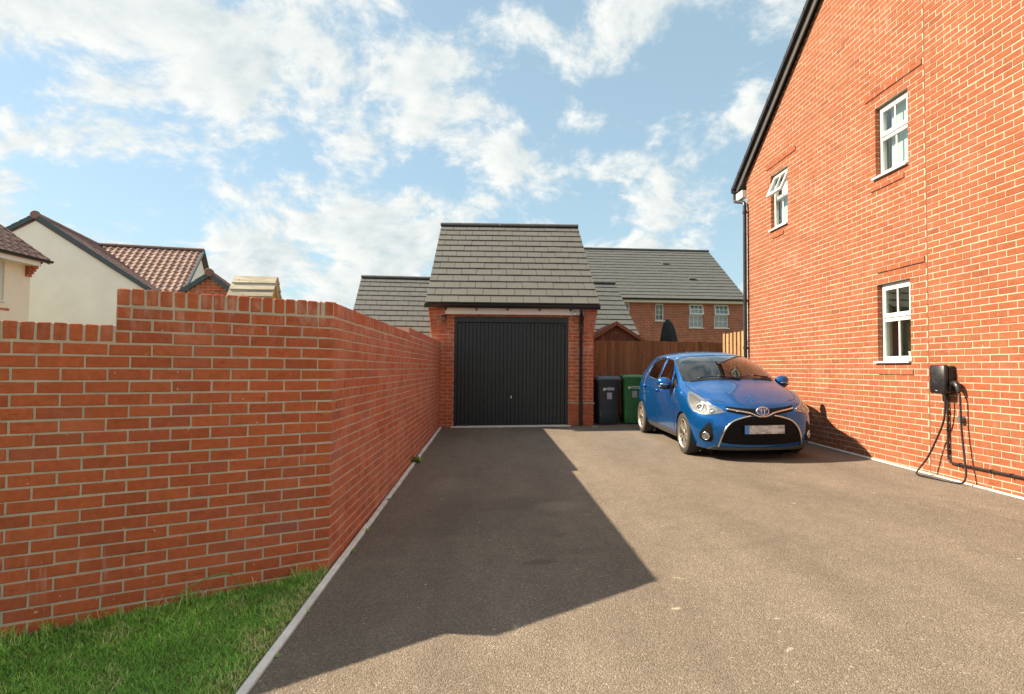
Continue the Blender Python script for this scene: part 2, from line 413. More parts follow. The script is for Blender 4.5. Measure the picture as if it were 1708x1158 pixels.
# car
def paint():
    g = G('blue_car_paint'); p = g.objco()
    fl = g.n('ShaderNodeTexVoronoi'); g.L(p, fl.inputs['Vector']); fl.inputs['Scale'].default_value = 900
    c = g.mix(g.ma('MULTIPLY', fl.outputs['Distance'], .35), (.0, .115, .42), (.001, .155, .52))
    g.set(Base_Color=c, Metallic=.7, Roughness=.27, Coat_Weight=.75, Coat_Roughness=.03, Specular_IOR_Level=.5); return g.m
MAT['paint'] = paint()
MAT['rubber'] = simple('tyre_rubber', (.030, .027, .024), .85, 0, .25, 20)
MAT['alloy'] = simple('dusty_alloy', (.40, .37, .33), .42, .7, .12, 25)
MAT['chrome'] = simple('satin_chrome', (.66, .65, .63), .22, 1.0, .04)
MAT['trim'] = simple('black_trim', (.012, .012, .013), .35)
MAT['grille'] = simple('matt_black_grille', (.006, .006, .007), .65, 0, .1, 8, 0, 80, .2)
MAT['lip'] = simple('grey_trim', (.05, .05, .05), .5)
MAT['dark'] = simple('dark_interior', (.030, .032, .033), .8)
MAT['seat'] = simple('seat_fabric', (.045, .047, .05), .9)
MAT['reflector'] = simple('lamp_reflector', (.40, .41, .42), .22, .85, .35, 30)
MAT['amber'] = simple('indicator_amber', (.5, .22, .06), .3)
MAT['redlens'] = simple('red_lamp', (.30, .01, .015), .2)
MAT['blue'] = simple('plate_blue', (.05, .22, .55), .4)
def plate():
    g = G('number_plate_face'); p = g.objco()
    sn = g.n('ShaderNodeVectorMath', operation='SNAP'); g.L(p, sn.inputs[0]); sn.inputs[1].default_value = (.043, 1, .037)
    w = g.n('ShaderNodeTexWhiteNoise'); g.L(sn.outputs[0], w.inputs['Vector'])
    g.set(Base_Color=g.ramp(w.outputs['Value'], [(0, (.26, .26, .27)), (.4, (.42, .42, .42)), (1, (.60, .60, .58))]), Roughness=.4); return g.m
MAT['plate'] = plate()

# ------------------------------------------------------------------ ground
def sheet(name, x0, x1, y0, y1, nx, ny, zf, mat):
    b = MB(); xs = np.linspace(x0, x1, nx + 1); ys = np.linspace(y0, y1, ny + 1)
    b.add([(x, y, zf(x, y)) for y in ys for x in xs], [(j * (nx + 1) + i, j * (nx + 1) + i + 1, (j + 1) * (nx + 1) + i + 1, (j + 1) * (nx + 1) + i) for j in range(ny) for i in range(nx)])
    return b.build(name, mat, smooth=True)
structure(sheet('ground', -900, 900, -900, 900, 2, 2, lambda x, y: -.45, MAT['ground']))
structure(sheet('driveway', -1.10, 5.06, -5, 13.6, 24, 60, gz, MAT['asphalt']))
structure(sheet('lawn', -7, -1.165, -3, 4.6, 20, 30, lambda x, y: gz(x, y) - .009 + .003 * math.sin(3.1 * x + 1.7 * y), MAT['soil']))
structure(sheet('rear_garden', -30, 30, 13.6, 60, 4, 4, lambda x, y: .26, MAT['ground']))

# concrete edging stones between drive and wall or lawn
kerb = thing('concrete_edging', 'pale concrete edging strip along the foot of the garden wall and lawn', 'kerb', (-1.13, 2, gz(-1.13, 2)))
y = .9; stone_mesh = {}
while y < 12.35:
    ln = min(.91, 12.4 - y)
    b = MB(); b.cbox((0, 0, 0), (.046, ln - .009, .12), .007, jit=.002)
    me = b.mesh('edging_stone'); me.materials.append(MAT['concrete'])
    yc = y + ln / 2
    link('edging_stone', me, kerb, Matrix.Translation((-1.137 + random.uniform(-.003, .003), yc, gz(-1.137, yc) - .043 + random.uniform(-.003, .003))) @ Matrix.Rotation(math.atan(.0256), 4, 'X') @ Matrix.Rotation(random.uniform(-.004, .004), 4, 'Z'))
    y += ln
kerb2 = thing('house_edging', 'thin pale concrete strip along the foot of the orange brick house', 'kerb', (5.07, 4, gz(5.07, 4)))
y = 1.5
while y < 12:
    b = MB(); b.cbox((0, 0, 0), (.034, .909, .10), .005, jit=.001)
    me = b.mesh('edging_stone'); me.materials.append(MAT['concrete'])
    link('edging_stone', me, kerb2, Matrix.Translation((5.079, y + .457, gz(5.07, y + .457) - .037)) @ Matrix.Rotation(math.atan(.0131), 4, 'X'))
    y += .915
b = MB(); b.prism([(-.93, 12.30, gz(-.93, 12.3) - .05), (1.54, 12.30, gz(1.54, 12.3) - .05), (1.54, 12.30, gz(1.54, 12.3) + .018), (-.93, 12.30, gz(-.93, 12.3) + .018)], (0, .2, .004))
tag(b.build('door_threshold', MAT['concrete']), 'pale concrete threshold strip under the black garage door', 'threshold')

# ------------------------------------------------------------------ bricks
_bm = {}
def brick_mesh(ln, h, d, var, mat):
    key = (round(ln, 4), round(h, 4), round(d, 3), var, mat.name)
    if key in _bm: return _bm[key]
    rs = random.Random(hash((key[0], key[1], var)) & 0xffff)
    j = lambda a: rs.uniform(-a, a)
    i = .0035; L2, H2 = ln / 2, h / 2
    fr = [(-L2 + i + j(.0022), 0 + j(.0008), -H2 + i + j(.0018)), (L2 - i + j(.0022), j(.0008), -H2 + i + j(.0018)), (L2 - i + j(.0022), j(.0008), H2 - i + j(.0018)), (-L2 + i + j(.0022), j(.0008), H2 - i + j(.0018))]
    md = [(-L2 + j(.0012), .004, -H2 + j(.0014)), (L2 + j(.0012), .004, -H2 + j(.0014)), (L2 + j(.0012), .004, H2 + j(.0014)), (-L2 + j(.0012), .004, H2 + j(.0014))]
    bk = [(p[0], d, p[2]) for p in md]
    me = bpy.data.meshes.new('brick')
    F = [(0, 1, 2, 3)] + [(4 + k, 4 + (k + 1) % 4, (k + 1) % 4, k) for k in range(4)] + [(8 + k, 8 + (k + 1) % 4, 4 + (k + 1) % 4, 4 + k) for k in range(4)]
    me.from_pydata(fr + md + bk, [], F); me.update(); me.materials.append(mat)
    _bm[key] = me; return me

def lay(O, theta, u0, u1, z0, n, phase=0.0, holes=(), ulim=None, proud=None, ch=.075, depth=.03, hg=.0055, bed=.011):
    """bricks of a stretcher-bond face: list of (matrix, length, height)"""
    res = []; c, s = math.cos(theta), math.sin(theta)
    for k in range(n):
        zb = z0 + k * ch; zc = zb + ch / 2
        lo, hi = u0, u1
        if ulim: lo, hi = ulim(zb + ch, lo, hi)
        iv = [(lo, hi)]
        for (a0, a1, b0, b1) in holes:
            if b0 < zc < b1:
                nv = []
                for (p, q) in iv:
                    if a1 <= p or a0 >= q: nv.append((p, q)); continue
                    if a0 > p: nv.append((p, a0 + .002))
                    if a1 < q: nv.append((a1 - .002, q))
                iv = nv
        ph = phase + (.1125 if k % 2 else 0)
        for (p, q) in iv:
            m = math.floor((p - ph) / .225) - 1
            while ph + m * .225 < q:
                a = max(ph + m * .225 + hg, p if p == lo or True else p); bb = min(ph + (m + 1) * .225 - hg, q)
                m += 1
                if bb - a < .028: continue
                uc = (a + bb) / 2; ln = bb - a
                off = (proud(uc, zc) if proud else 0.0) + max(-.0014, min(.002, random.gauss(0, .0009)))
                ou, ow = uc, zc + random.gauss(0, .0009)
                P = Vector((O[0] + c * ou + s * off, O[1] + s * ou - c * off, ow))
                M = Matrix.Translation(P) @ Matrix.Rotation(theta + max(-.006, min(.006, random.gauss(0, .002))), 4, 'Z') @ Matrix.Rotation(random.gauss(0, .003), 4, 'Y')
                res.append((M, round(ln, 2) if abs(ln - .225 + 2 * hg) > .004 and abs(ln - .1125 + 2 * hg) > .004 else (.225 - 2 * hg if ln > .16 else .1125 - 2 * hg), ch - bed + random.choice((-.001, 0, 0, .001)), P))
    return res

def place_bricks(rows, parent, mat, limit=300, depth=.03, name='brick'):
    def key(r):
        d = (r[3] - Vector((0, 0, EYE))).length
        return (0 if inview(r[3], 0) else 1, d / r[1] if r[1] < .1 else d)
    rows = sorted(rows, key=key)
    for (M, ln, h, P) in rows[:limit]:
        link(name, brick_mesh(ln, h, depth, random.randrange(4), mat), parent, M)
    rest = rows[limit:]
    if rest:
        b = MB()
        for (M, ln, h, P) in rest:
            me = brick_mesh(ln, h, depth, random.randrange(4), mat)
            b.add([M @ v.co for v in me.vertices], [tuple(p.vertices) for p in me.polygons], random.random())
        stuff(b.build(name + 's_beyond', mat, parent, attr=True))

# ------------------------------------------------------------------ garden wall
WX, WY = -1.178, 4.335           # outer corner
TH = R(31)                       # turn of the front part
TOP = 1.967; COPE = .1025; TK = .215; ST = 1.31; FAR_Y = 8.03; STEP = .225; FSTEP = .075
gw = thing('garden_wall', 'red brick garden wall stepping down at left and bending along the drive', 'wall', (WX, WY, gz(WX, WY)))
base = -.3
ct, st_ = math.cos(TH), math.sin(TH)
def fp(u, off=0.0):              # point on the front part: u from the corner to the left, off inwards
    return (WX - ct * u - st_ * off, WY - st_ * u + ct * off)
bc = None
# back corner where both offset faces meet
ub = None
def back_corner(off):
    # line X = WX-off  and  front face shifted by off: solve for u
    u = (off - st_ * off) / ct
    return (WX - off, fp(u, off)[1])
core = MB(); r_ = .0045
def core_section(pts, z1):
    core.prism([(p[0], p[1], base) for p in pts], (0, 0, z1 - base))
c0 = (WX - r_, WY + r_ * .3); cb_ = back_corner(TK - r_)
q1 = fp(ST, r_); q2 = fp(ST, TK - r_)
core_section([c0, cb_, q2, q1], TOP - .009)
q3 = fp(4.2, r_); q4 = fp(4.2, TK - r_)
core_section([q1, q2, q4, q3], TOP - STEP - .009)
core_section([c0, (WX - r_, FAR_Y), (WX - TK + r_, FAR_Y), cb_], TOP - .009)
core_section([(WX - r_, FAR_Y), (WX - r_, 12.40), (WX - TK + r_, 12.40), (WX - TK + r_, FAR_Y)], TOP + FSTEP - .009)
bmx = bmesh.new(); me = core.mesh('mortar'); bmx.from_mesh(me); bmesh.ops.recalc_face_normals(bmx, faces=bmx.faces); bmx.to_mesh(me); bmx.free()
me.materials.append(MAT['mortar']); link('mortar', me, gw)
nC = 26; zt = TOP - COPE - .010
zb = zt - nC * .075
rows = []
# front part: u runs from the left end to the corner
O = fp(4.2)
def lim_front(zt_, lo, hi):
    return (lo if zt_ <= TOP - STEP - COPE - .005 else 4.2 - ST, hi)
rows += lay(O, TH, 0, 4.2 - .004, zb, nC, 4.2 - .22, ulim=lim_front)
# side along the drive, u runs away from the camera
def lim_side(zt_, lo, hi):
    return (lo if zt_ <= zt + .005 else FAR_Y - WY, hi)
rows += lay((WX, WY), R(90), .006, 12.40 - WY, zb, nC + 1, .22, ulim=lim_side)
# end of the higher far part, facing the camera, and the stepped end on the left
place_bricks(rows, gw, MAT['brick'], 300)
# brick-on-edge copings
def coping(p, ang, wid, dep, z):
    b = MB(); b.cbox((0, 0, 0), (wid, dep, COPE), .006, jit=.0016); me = b.mesh('coping_brick'); me.materials.append(MAT['brick'])
    link('coping_brick', me, gw, Matrix.Translation((p[0], p[1], z + random.gauss(0, .0012))) @ Matrix.Rotation(ang + random.gauss(0, .006), 4, 'Z'))
u = .045
first = True
while u < 4.2:
    low = u > ST
    wd = .065
    z = TOP - COPE / 2 - (STEP if low else 0)
    if first: coping(fp(.035, TK / 2), TH, .062, TK, z); first = False; u = .115; coping(fp(u - .02, TK / 2), TH, .016, TK, z); u += .035; continue
    coping(fp(u, TK / 2), TH, wd, TK + random.gauss(0, .002), z); u += .075 if not (u < ST < u + .075) else .08
y = WY + .045
while y < 12.39:
    far = y > FAR_Y + .03
    coping((WX - TK / 2, y), R(90), .065, TK + random.gauss(0, .002), TOP - COPE / 2 + (FSTEP if far else 0)); y += .075

# ------------------------------------------------------------------ tiles
def tile_mesh(w, ln, t, mat):
    key = ('tile', round(w, 3), round(ln, 3), t, mat.name)
    if key not in _bm:
        b = MB(); b.box(-w / 2 + .004, w / 2 - .004, 0, ln, -t, 0)
        b.f = [f for i, f in enumerate(b.f) if i not in (0, 4)]; b.r = b.r[:4]
        me = b.mesh('roof_tile'); me.materials.append(mat); _bm[key] = me
    return _bm[key]
def pantile_mesh(w, ln, t, mat, amp=.03):
    key = ('pan', w, ln, mat.name)
    if key not in _bm:
        n = 10; V = []
        for yy, zz in ((0, 0), (ln, 0), (0, -t)):
            for i in range(n + 1):
                s = i / n; x = (s - .5) * (w + .012)
                V.append((x, yy, amp * math.sin(2 * math.pi * s) * (1 if s < .5 else .55) + zz))
        F = [(i, i + 1, n + 2 + i, n + 1 + i) for i in range(n)] + [(2 * n + 2 + i, 2 * n + 3 + i, i + 1, i) for i in range(n)]
        b = MB(); b.add(V, F); me = b.mesh('pantile', True); me.materials.append(mat); me.set_sharp_from_angle(angle=R(40)); _bm[key] = me
    return _bm[key]
def slope(parent, O, ux, us, width, length, tw, gauge, mat, limit=300, stagger=True, kind='flat', thick=.024, clip=None):
    """tile a roof slope; O eave corner, ux along the eave, us up the slope"""
    ux = Vector(ux).normalized(); us = Vector(us).normalized(); n = ux.cross(us).normalized(); O = Vector(O)
    items = []; nr = int(round(length / gauge))
    for r in range(nr):
        off = (tw / 2 if (r % 2 and stagger) else 0)
        x = -off
        while x < width - .02:
            a, b = max(x, 0), min(x + tw, width); x += tw
            if b - a < .03: continue
            if clip and not clip((a + b) / 2, r * gauge): continue
            p = O + ux * ((a + b) / 2) + us * (r * gauge + random.gauss(0, .0015)) + n * (thick + .004 + random.gauss(0, .0012))
            ti = -math.atan(thick / gauge) + random.gauss(0, .003)
            us2 = us * math.cos(ti) + n * math.sin(ti); n2 = ux.cross(us2)
            M = Matrix(((ux.x, us2.x, n2.x, p.x), (ux.y, us2.y, n2.y, p.y), (ux.z, us2.z, n2.z, p.z), (0, 0, 0, 1)))
            me = tile_mesh(b - a, gauge + .05, thick, mat) if kind == 'flat' else pantile_mesh(tw, gauge + .05, .02, mat)
            items.append((M, me, p))
    items.sort(key=lambda i: (0 if inview(i[2], 0) else 1, (i[2] - Vector((0, 0, EYE))).length))
    for (M, me, p) in items[:limit]: link('roof_tile', me, parent, M)
    if items[limit:]:
        b = MB()
        for (M, me, p) in items[limit:]: b.add([M @ v.co for v in me.vertices], [tuple(q.vertices) for q in me.polygons], random.random())
        stuff(b.build('roof_tiles_beyond', mat, parent, attr=True, smooth=(kind != 'flat')))
def ridge_line(parent, A, B, r, mat, piece=.45, name='ridge_tile'):
    A, B = Vector(A), Vector(B); n = max(1, int((B - A).length / piece)); d = (B - A) / n; u = d.normalized()
    side = Vector((0, 0, 1)).cross(u).normalized()
    for i in range(n):
        b = MB(); p0 = A + d * i; p1 = A + d * (i + 1) - u * .006
        prof = [(math.cos(a) * r, math.sin(a) * r * .85) for a in np.linspace(-.25, math.pi + .25, 9)]
        V = []
        for (p, k) in ((p0, 1.0), (p1, 1.06)):
            V += [p + side * x * k + Vector((0, 0, z * k)) for x, z in prof]
        m = len(prof)
        b.add(V, [(j, j + 1, m + j + 1, m + j) for j in range(m - 1)] + [tuple(range(m)), tuple(range(2 * m - 1, m - 1, -1))])
        b.build(name, mat, parent)

# ------------------------------------------------------------------ garage
GY = 12.42
gar = thing('garage', 'detached brick garage with black door and grey tiled roof at the end of drive', 'garage', (.33, GY, gz(.33, GY)))
def mortar_box(parent, boxes, name='mortar', mat='mortar'):
    b = MB()
    for q in boxes: b.box(*q)
    return b.build(name, MAT[mat], parent)
DX0, DX1, DZ = -.884, 1.495, 2.566
mortar_box(gar, [(-1.369, DX0 - .004, GY + .0045, GY + .215, -.3, 2.72), (DX1 + .004, 2.024, GY + .0045, GY + .215, -.3, 2.72), (DX0 - .003, DX1 + .003, GY + .0045, GY + .215, DZ + .004, 2.72)])
b = MB(); b.box(-1.372, -1.16, GY + .216, 18.6, -.3, 2.74); b.box(1.815, 2.027, GY + .216, 18.6, -.3, 2.74); b.box(-1.15, 1.80, 18.38, 18.6, -.3, 2.74)
for x in (-1.372, 1.815): b.prism([(x, GY + .02, 2.741), (x, 18.6, 2.741), (x, 15.5, 5.0)], (.212, 0, 0))
b.build('side_wall', MAT['brick'], gar)
def garage_proud(u, z): return .014 if (z < .80 and u > 2.87) else 0.0
rows = lay((-1.375, GY), 0, 0, 3.405, DZ - 32 * .075, 34, .03, holes=[(DX0 + 1.375, DX1 + 1.375, -1, DZ)], proud=garage_proud)
rows += lay((DX0, GY + .004), R(90), 0, .10, DZ - 32 * .075, 32, 0)[:0]
place_bricks(rows, gar, MAT['brick'], 300)
b = MB(); b.box(1.50, 2.05, GY - .02, GY + .004, .775, .797); b.build('plinth_capping', MAT['mortar_house'], gar)
# corbelled kneelers at both eaves ends
for sx in (-1, 1):
    mb = MB()
    for k in range(7):
        fwd = .012 + .024 * k; wd = (.30 if sx < 0 else .238) + .008 * k
        zc = 2.245 + k * .075
        xin = -1.065 if sx < 0 else 1.80
        x0, x1 = (xin - wd, xin) if sx < 0 else (xin, xin + wd)
        mb.box(x0 + .008, x1 - .008, GY - fwd + .006, GY + .002 - k * .0003, zc - .037, zc + .0375)
        for h in range(2):
            bb = MB(); w2 = wd / 2 - .006
            xa = x0 + h * (wd / 2) + .003
            bb.cbox((0, 0, 0), (w2, fwd + .05, .064), .004, jit=.001); me = bb.mesh('corbel_brick'); me.materials.append(MAT['brick'])
            link('corbel_brick', me, gar, Matrix.Translation((xa + w2 / 2, GY - fwd / 2 + .025, zc)))
    mb.build('corbel_mortar', MAT['mortar'], gar)
# fascia, gutter, brackets, downpipe
b = MB(); b.box(-1.06, 1.795, 12.26, 12.285, 2.605, 2.76); b.box(-1.06, 1.795, 12.286, GY - .004, 2.607, 2.618); b.build('fascia_board', MAT['fascia'], gar)
def gutter(parent, A, B, r=.056):
    A, B = Vector(A), Vector(B); u = (B - A).normalized(); side = u.cross(Vector((0, 0, 1)))
    b = MB(); V = []; an = np.linspace(math.pi, 2 * math.pi, 9)
    prof = [(math.cos(a) * r, math.sin(a) * r) for a in an] + [(math.cos(a) * (r - .005), math.sin(a) * (r - .005)) for a in an[::-1]]
    m = len(prof)
    for p in (A, B): V += [p + side * x + Vector((0, 0, z)) for x, z in prof]
    b.add(V, [(j, (j + 1) % m, m + (j + 1) % m, m + j) for j in range(m)] + [tuple(range(9)), tuple(range(m, m + 9))])
    return b.build('gutter', MAT['black'], parent, auto=40)
gutter(gar, (-1.47, 12.13, 2.795), (2.11, 12.13, 2.795), .078)
b = MB(); b.box(-1.47, 2.11, 12.225, 12.262, 2.735, 2.83); b.build('eaves_board', MAT['black'], gar)
for x in (-1.05, -.42, .22, .88, 1.52):
    b = MB(); b.box(x - .02, x + .02, 12.10, 12.255, 2.715, 2.745); b.box(x - .014, x + .014, 12.24, 12.258, 2.68, 2.714); b.build('gutter_bracket', MAT['black'], gar)
dp = MB(); dp.tube([(1.735, 12.14, 2.735), (1.735, 12.14, 2.69), (1.74, 12.16, 2.65), (1.755, 12.33, 2.52), (1.76, 12.36, 2.46), (1.76, 12.36, gz(1.76, 12.36) + .01)], .034, 12)
for z in (2.36, .72): dp.tube([(1.76, 12.36, z - .03), (1.76, 12.36, z + .03)], .041, 12)
dp.build('downpipe', MAT['black'], gar, auto=40)
# roof
gr = MB(); e0, rz, ry = 2.835, 5.20, 15.5
gr.prism([(-1.45, 12.19, e0 - .02), (-1.45, ry, rz - .02), (-1.45, 18.8, e0 - .02), (-1.45, ry, rz - .14)], (3.54, 0, 0))
roof = gr.build('roof', MAT['ridge'], gar)
slope(roof, (-1.47, 12.165, e0 - .015), (1, 0, 0), (0, ry - 12.165, rz - e0 + .015), 3.58, 4.10, .335, .3154, MAT['slate'], 300)
ridge_line(roof, (-1.485, ry, rz + .012), (2.115, ry, rz + .012), .082, MAT['ridge'])
# up-and-over door
dr = MB(); dr.box(DX0 + .002, DX0 + .062, 12.445, 12.53, gz(DX0, 12.45) + .006, DZ - .002); dr.box(DX1 - .062, DX1 - .002, 12.445, 12.53, gz(DX1, 12.45) + .006, DZ - .002); dr.box(DX0 + .063, DX1 - .063, 12.445, 12.53, DZ - .11, DZ - .002)
door = dr.build('garage_door', MAT['door'], gar)
b = MB(); b.box(DX0 + .064, DX1 - .064, 12.512, 12.53, .30, DZ - .112); b.build('door_backing', MAT['door'], door)
nx = 28; w = (DX1 - DX0 - .13) / nx
b = MB(); b.cbox((0, 0, 0), (w - .004, .03, DZ - .12 - .345), .004); slat = b.mesh('door_slat'); slat.materials.append(MAT['door'])
for i in range(nx): link('door_slat', slat, door, Matrix.Translation((DX0 + .065 + w * (i + .5), 12.495, (DZ - .12 + .345) / 2)))
b = MB(); b.box(DX0 + .064, DX1 - .064, 12.474, 12.51, .312, .343); b.build('bottom_rail', MAT['door'], door)
b = MB(); b.cbox((.304, 12.455, .955), (.115, .022, .020), .006); b.tube([(.304, 12.478, .955), (.304, 12.45, .955)], .012, 10); b.build('handle', MAT['black'], door)
b = MB(); b.cbox((.312, 12.470, .90), (.022, .012, .07), .004); b.tube([(.312, 12.463, .905), (.312, 12.458, .905)], .009, 10); b.build('lock_plate', MAT['chrome'], door)
# lantern and sensor on the garage
lam = thing('wall_lantern', 'small black wall lantern beside the top left of the garage door', 'lamp', (-1.10, 12.40, 2.47))
b = MB(); b.box(-1.13, -1.07, 12.395, 12.419, 2.46, 2.60); b.tube([(-1.10, 12.40, 2.575), (-1.10, 12.33, 2.585)], .012, 8); b.build('bracket', MAT['black'], lam)
b = MB(); b.lathe([(.0, .075), (.028, .06), (.052, .02), (.054, .0), (.0, .0)], 14, Matrix.Translation((-1.10, 12.33, 2.545))); b.lathe([(0, 0), (.034, 0), (.040, .012), (.0, .014)], 14, Matrix.Translation((-1.10, 12.33, 2.445)))
for a in range(4): b.tube([(-1.10 + .036 * math.cos(a * 1.571 + .78), 12.33 + .036 * math.sin(a * 1.571 + .78), 2.455), (-1.10 + .046 * math.cos(a * 1.571 + .78), 12.33 + .046 * math.sin(a * 1.571 + .78), 2.548)], .005, 6)
b.build('cage', MAT['black'], lam)
b = MB(); b.lathe([(.030, .0), (.038, .088)], 12, Matrix.Translation((-1.10, 12.33, 2.457))); b.build('lamp_glass', MAT['glass'], lam, smooth=True)
sen = thing('security_camera', 'small white security camera under the right end of the garage gutter', 'camera', (1.60, 12.24, 2.60))
b = MB(); b.cbox((1.60, 12.225, 2.655), (.062, .055, .105), .008); b.build('housing', MAT['white'], sen)
b = MB(); b.tube([(1.60, 12.199, 2.665), (1.60, 12.190, 2.665)], .019, 14); b.build('camera_lens', MAT['black'], sen)

# ------------------------------------------------------------------ big house on the right
HX = 5.1; HY = 12.0; SL = .684
hs = thing('orange_brick_house', 'tall orange brick gable end of the house beside the parked blue car', 'house', (HX, 7, gz(HX, 7)))
z0 = .106
HOLES = [(7.21, 7.848, 1.606, 2.656), (7.21, 7.848, 4.081, 5.056), (10.285, 10.925, 4.081, 5.131)]
def ymax(z): return 12.0 if z < 5.44 else 12.132 - (z - 5.375) / SL
core = MB()
ys = sorted({2.05, 11.994} | {h[0] for h in HOLES} | {h[1] for h in HOLES}); zs = sorted({-.4, 5.3} | {h[2] for h in HOLES} | {h[3] for h in HOLES})
for ya, yb in zip(ys, ys[1:]):
    for za, zb in zip(zs, zs[1:]):
        yc, zc = (ya + yb) / 2, (za + zb) / 2
        if any(h[0] < yc < h[1] and h[2] < zc < h[3] for h in HOLES): continue
        core.box(HX + .0035, HX + .20, ya, yb, za, zb)
core.prism([(HX + .0035, 2.05, 5.3), (HX + .0035, 11.994, 5.3), (HX + .0035, 11.994, 5.42), (HX + .0035, 7.0, 8.86), (HX + .0035, 2.05, 5.42)], (.194, 0, 0))
bm2 = bmesh.new(); me = core.mesh('gable_wall'); bm2.from_mesh(me); bmesh.ops.remove_doubles(bm2, verts=bm2.verts, dist=1e-5)
# drop the faces two neighbouring blocks share
seen = {}
for f_ in bm2.faces: seen.setdefault(tuple(sorted(v.index for v in f_.verts)), []).append(f_)
bmesh.ops.delete(bm2, geom=[f_ for k in seen.values() if len(k) > 1 for f_ in k], context='FACES'); bmesh.ops.recalc_face_normals(bm2, faces=bm2.faces)
bm2.to_mesh(me); bm2.free(); me.materials.append(MAT['mortar_house']); gwall = link('gable_wall', me, hs)
BANDS = [(7.24, 7.86, 1.456), (6.96, 7.88, 2.806), (7.24, 7.86, 3.931), (6.94, 7.97, 5.206), (10.32, 10.93, 3.931), (10.0, 11.05, 5.281)]
def house_proud(u, z):
    Y = HY - u
    for (a, c, zz) in BANDS:
        if a < Y < c and zz < z < zz + .075: return .013
    return 0.0
def lim_house(zt_, lo, hi):
    ym = ymax(zt_) - .02
    return (max(lo, HY - ym), min(hi, HY - (14 - ym)))
hh = [(HY - h[1], HY - h[0], h[2], h[3]) for h in HOLES] + [(HY - 6.917, HY - 6.906, 0, 9), (HY - 7.445, HY - 7.22, .481, .556)]
rows = lay((HX, HY), R(-90), 0, 9.9, z0, 117, .112, holes=hh, ulim=lim_house, proud=house_proud, hg=.0043, bed=.0086)
rows = [r for r in rows if inview(r[3], .45)]
for (a_, c_, zz) in BANDS:
    ex = [(r[3].y - r[1] / 2, r[3].y + r[1] / 2) for r in rows if a_ < r[3].y < c_ and zz < r[3].z < zz + .075]
    if ex: b = MB(); b.box(HX - .0095, HX + .0034, min(e[0] for e in ex) + .004, max(e[1] for e in ex) - .004, zz + .006, zz + .069); b.build('band_mortar', MAT['mortar_house'], gwall)
for h in HOLES: rows += lay((HX + .0045, h[1] - .004), 0, 0, .062, h[2], int(round((h[3] - h[2]) / .075)), -.1)
place_bricks(rows, gwall, MAT['brick_house'], 300)
b = MB(); b.box(HX + .0008, HX + .0032, 6.9035, 6.9195, z0, 8.4); b.build('movement_joint', simple('joint_sealant', (.16, .055, .028), .9), gwall)
ab = MB(); ab.box(HX + .002, HX + .0033, 7.225, 7.44, .486, .551)
for k in range(4): ab.prism([(HX + .0018, 7.228, .490 + k * .0155), (HX - .001, 7.228, .493 + k * .0155), (HX - .001, 7.228, .498 + k * .0155), (HX + .0018, 7.228, .500 + k * .0155)], (0, .209, 0))
ab.build('air_brick', simple('terracotta', (.33, .075, .03), .8), gwall)
# the rest of the shell
b = MB(); b.box(HX + .21, 13.5, HY - .2, HY - .006, -.4, 5.35); b.box(HX + .21, 13.5, 2.05, 2.25, -.4, 5.35); b.box(13.3, 13.5, 2.26, HY - .21, -.4, 5.35)
b.build('rear_wall', MAT['brick_house'], hs)
# roof slopes with verge and bargeboard
rf = MB(); ap = 12.132 + 0; zz0 = 5.375
def rp(y): return zz0 + SL * (12.132 - y)
rf.prism([(4.985, 12.42, rp(12.42) + .10), (4.985, 7.0, rp(7.0) + .10), (4.985, 1.58, rp(12.42) + .10), (4.985, 1.58, rp(12.42) + .16), (4.985, 7.0, rp(7.0) + .16), (4.985, 12.42, rp(12.42) + .16)], (8.7, 0, 0))
hroof = rf.build('roof', MAT['ridge'], hs)
n_ = math.hypot(1, SL)
for sgn in (1, -1):
    Yf = (lambda y: y) if sgn > 0 else (lambda y: 14 - y)
    b = MB(); b.prism([(5.015, Yf(12.30), rp(12.30) - .02), (5.015, Yf(12.30), rp(12.30) + .095), (5.015, Yf(7.0), rp(7.0) + .095), (5.015, Yf(7.0), rp(7.0) - .075), (5.015, Yf(12.05), rp(12.05) - .075)], (.022, 0, 0)); b.build('bargeboard', simple('grey_bargeboard', (.075, .075, .075), .4), hs)
    b = MB(); b.box(5.0375, HX - .002, 0, 0, 0, 0) if False else None
    b = MB(); b.prism([(5.038, Yf(12.2), rp(12.2) + .0), (5.038, Yf(7), rp(7) + .0), (5.038, Yf(7), rp(7) + .012), (5.038, Yf(12.2), rp(12.2) + .012)], (.060, 0, 0)); b.build('verge_soffit', MAT['black'], hs)
    k = 0; y = 12.44
    while y > 7.05 and sgn > 0:
        ya = max(y - .33, 7.0); b = MB()
        b.prism([(4.955, y, rp(y) + .085), (4.955, y, rp(y) + .185), (4.955, ya, rp(ya) + .175), (4.955, ya, rp(ya) + .085)], (.10, 0, 0)); b.box(4.950, 4.9545, y - .03, y - .005, rp(y) + .13, rp(y) + .19)
        b.build('verge_cap', MAT['black'], hroof); y -= .335
g_ = gutter(hs, (4.97, 12.40, 5.29), (13.5, 12.40, 5.29), .062)
b = MB(); b.box(5.02, 5.12, 12.02, 12.34, 5.05, 5.20); b.build('eaves_box', MAT['white'], hs)
dp = MB(); dp.tube([(5.02, 12.40, 5.24), (5.02, 12.40, 5.12), (5.02, 12.385, 5.06), (5.03, 11.99, 4.935), (5.035, 11.95, 4.90), (5.035, 11.94, 4.84), (5.035, 11.94, gz(5.03, 11.94))], .036, 12)
for z in (4.72, 2.9, 1.95): dp.tube([(5.035, 11.94, z - .03), (5.035, 11.94, z + .03)], .044, 12); dp.box(5.03, 5.097, 11.93, 11.95, z - .012, z + .012)
dp.build('downpipe', MAT['black'], hs, auto=40)

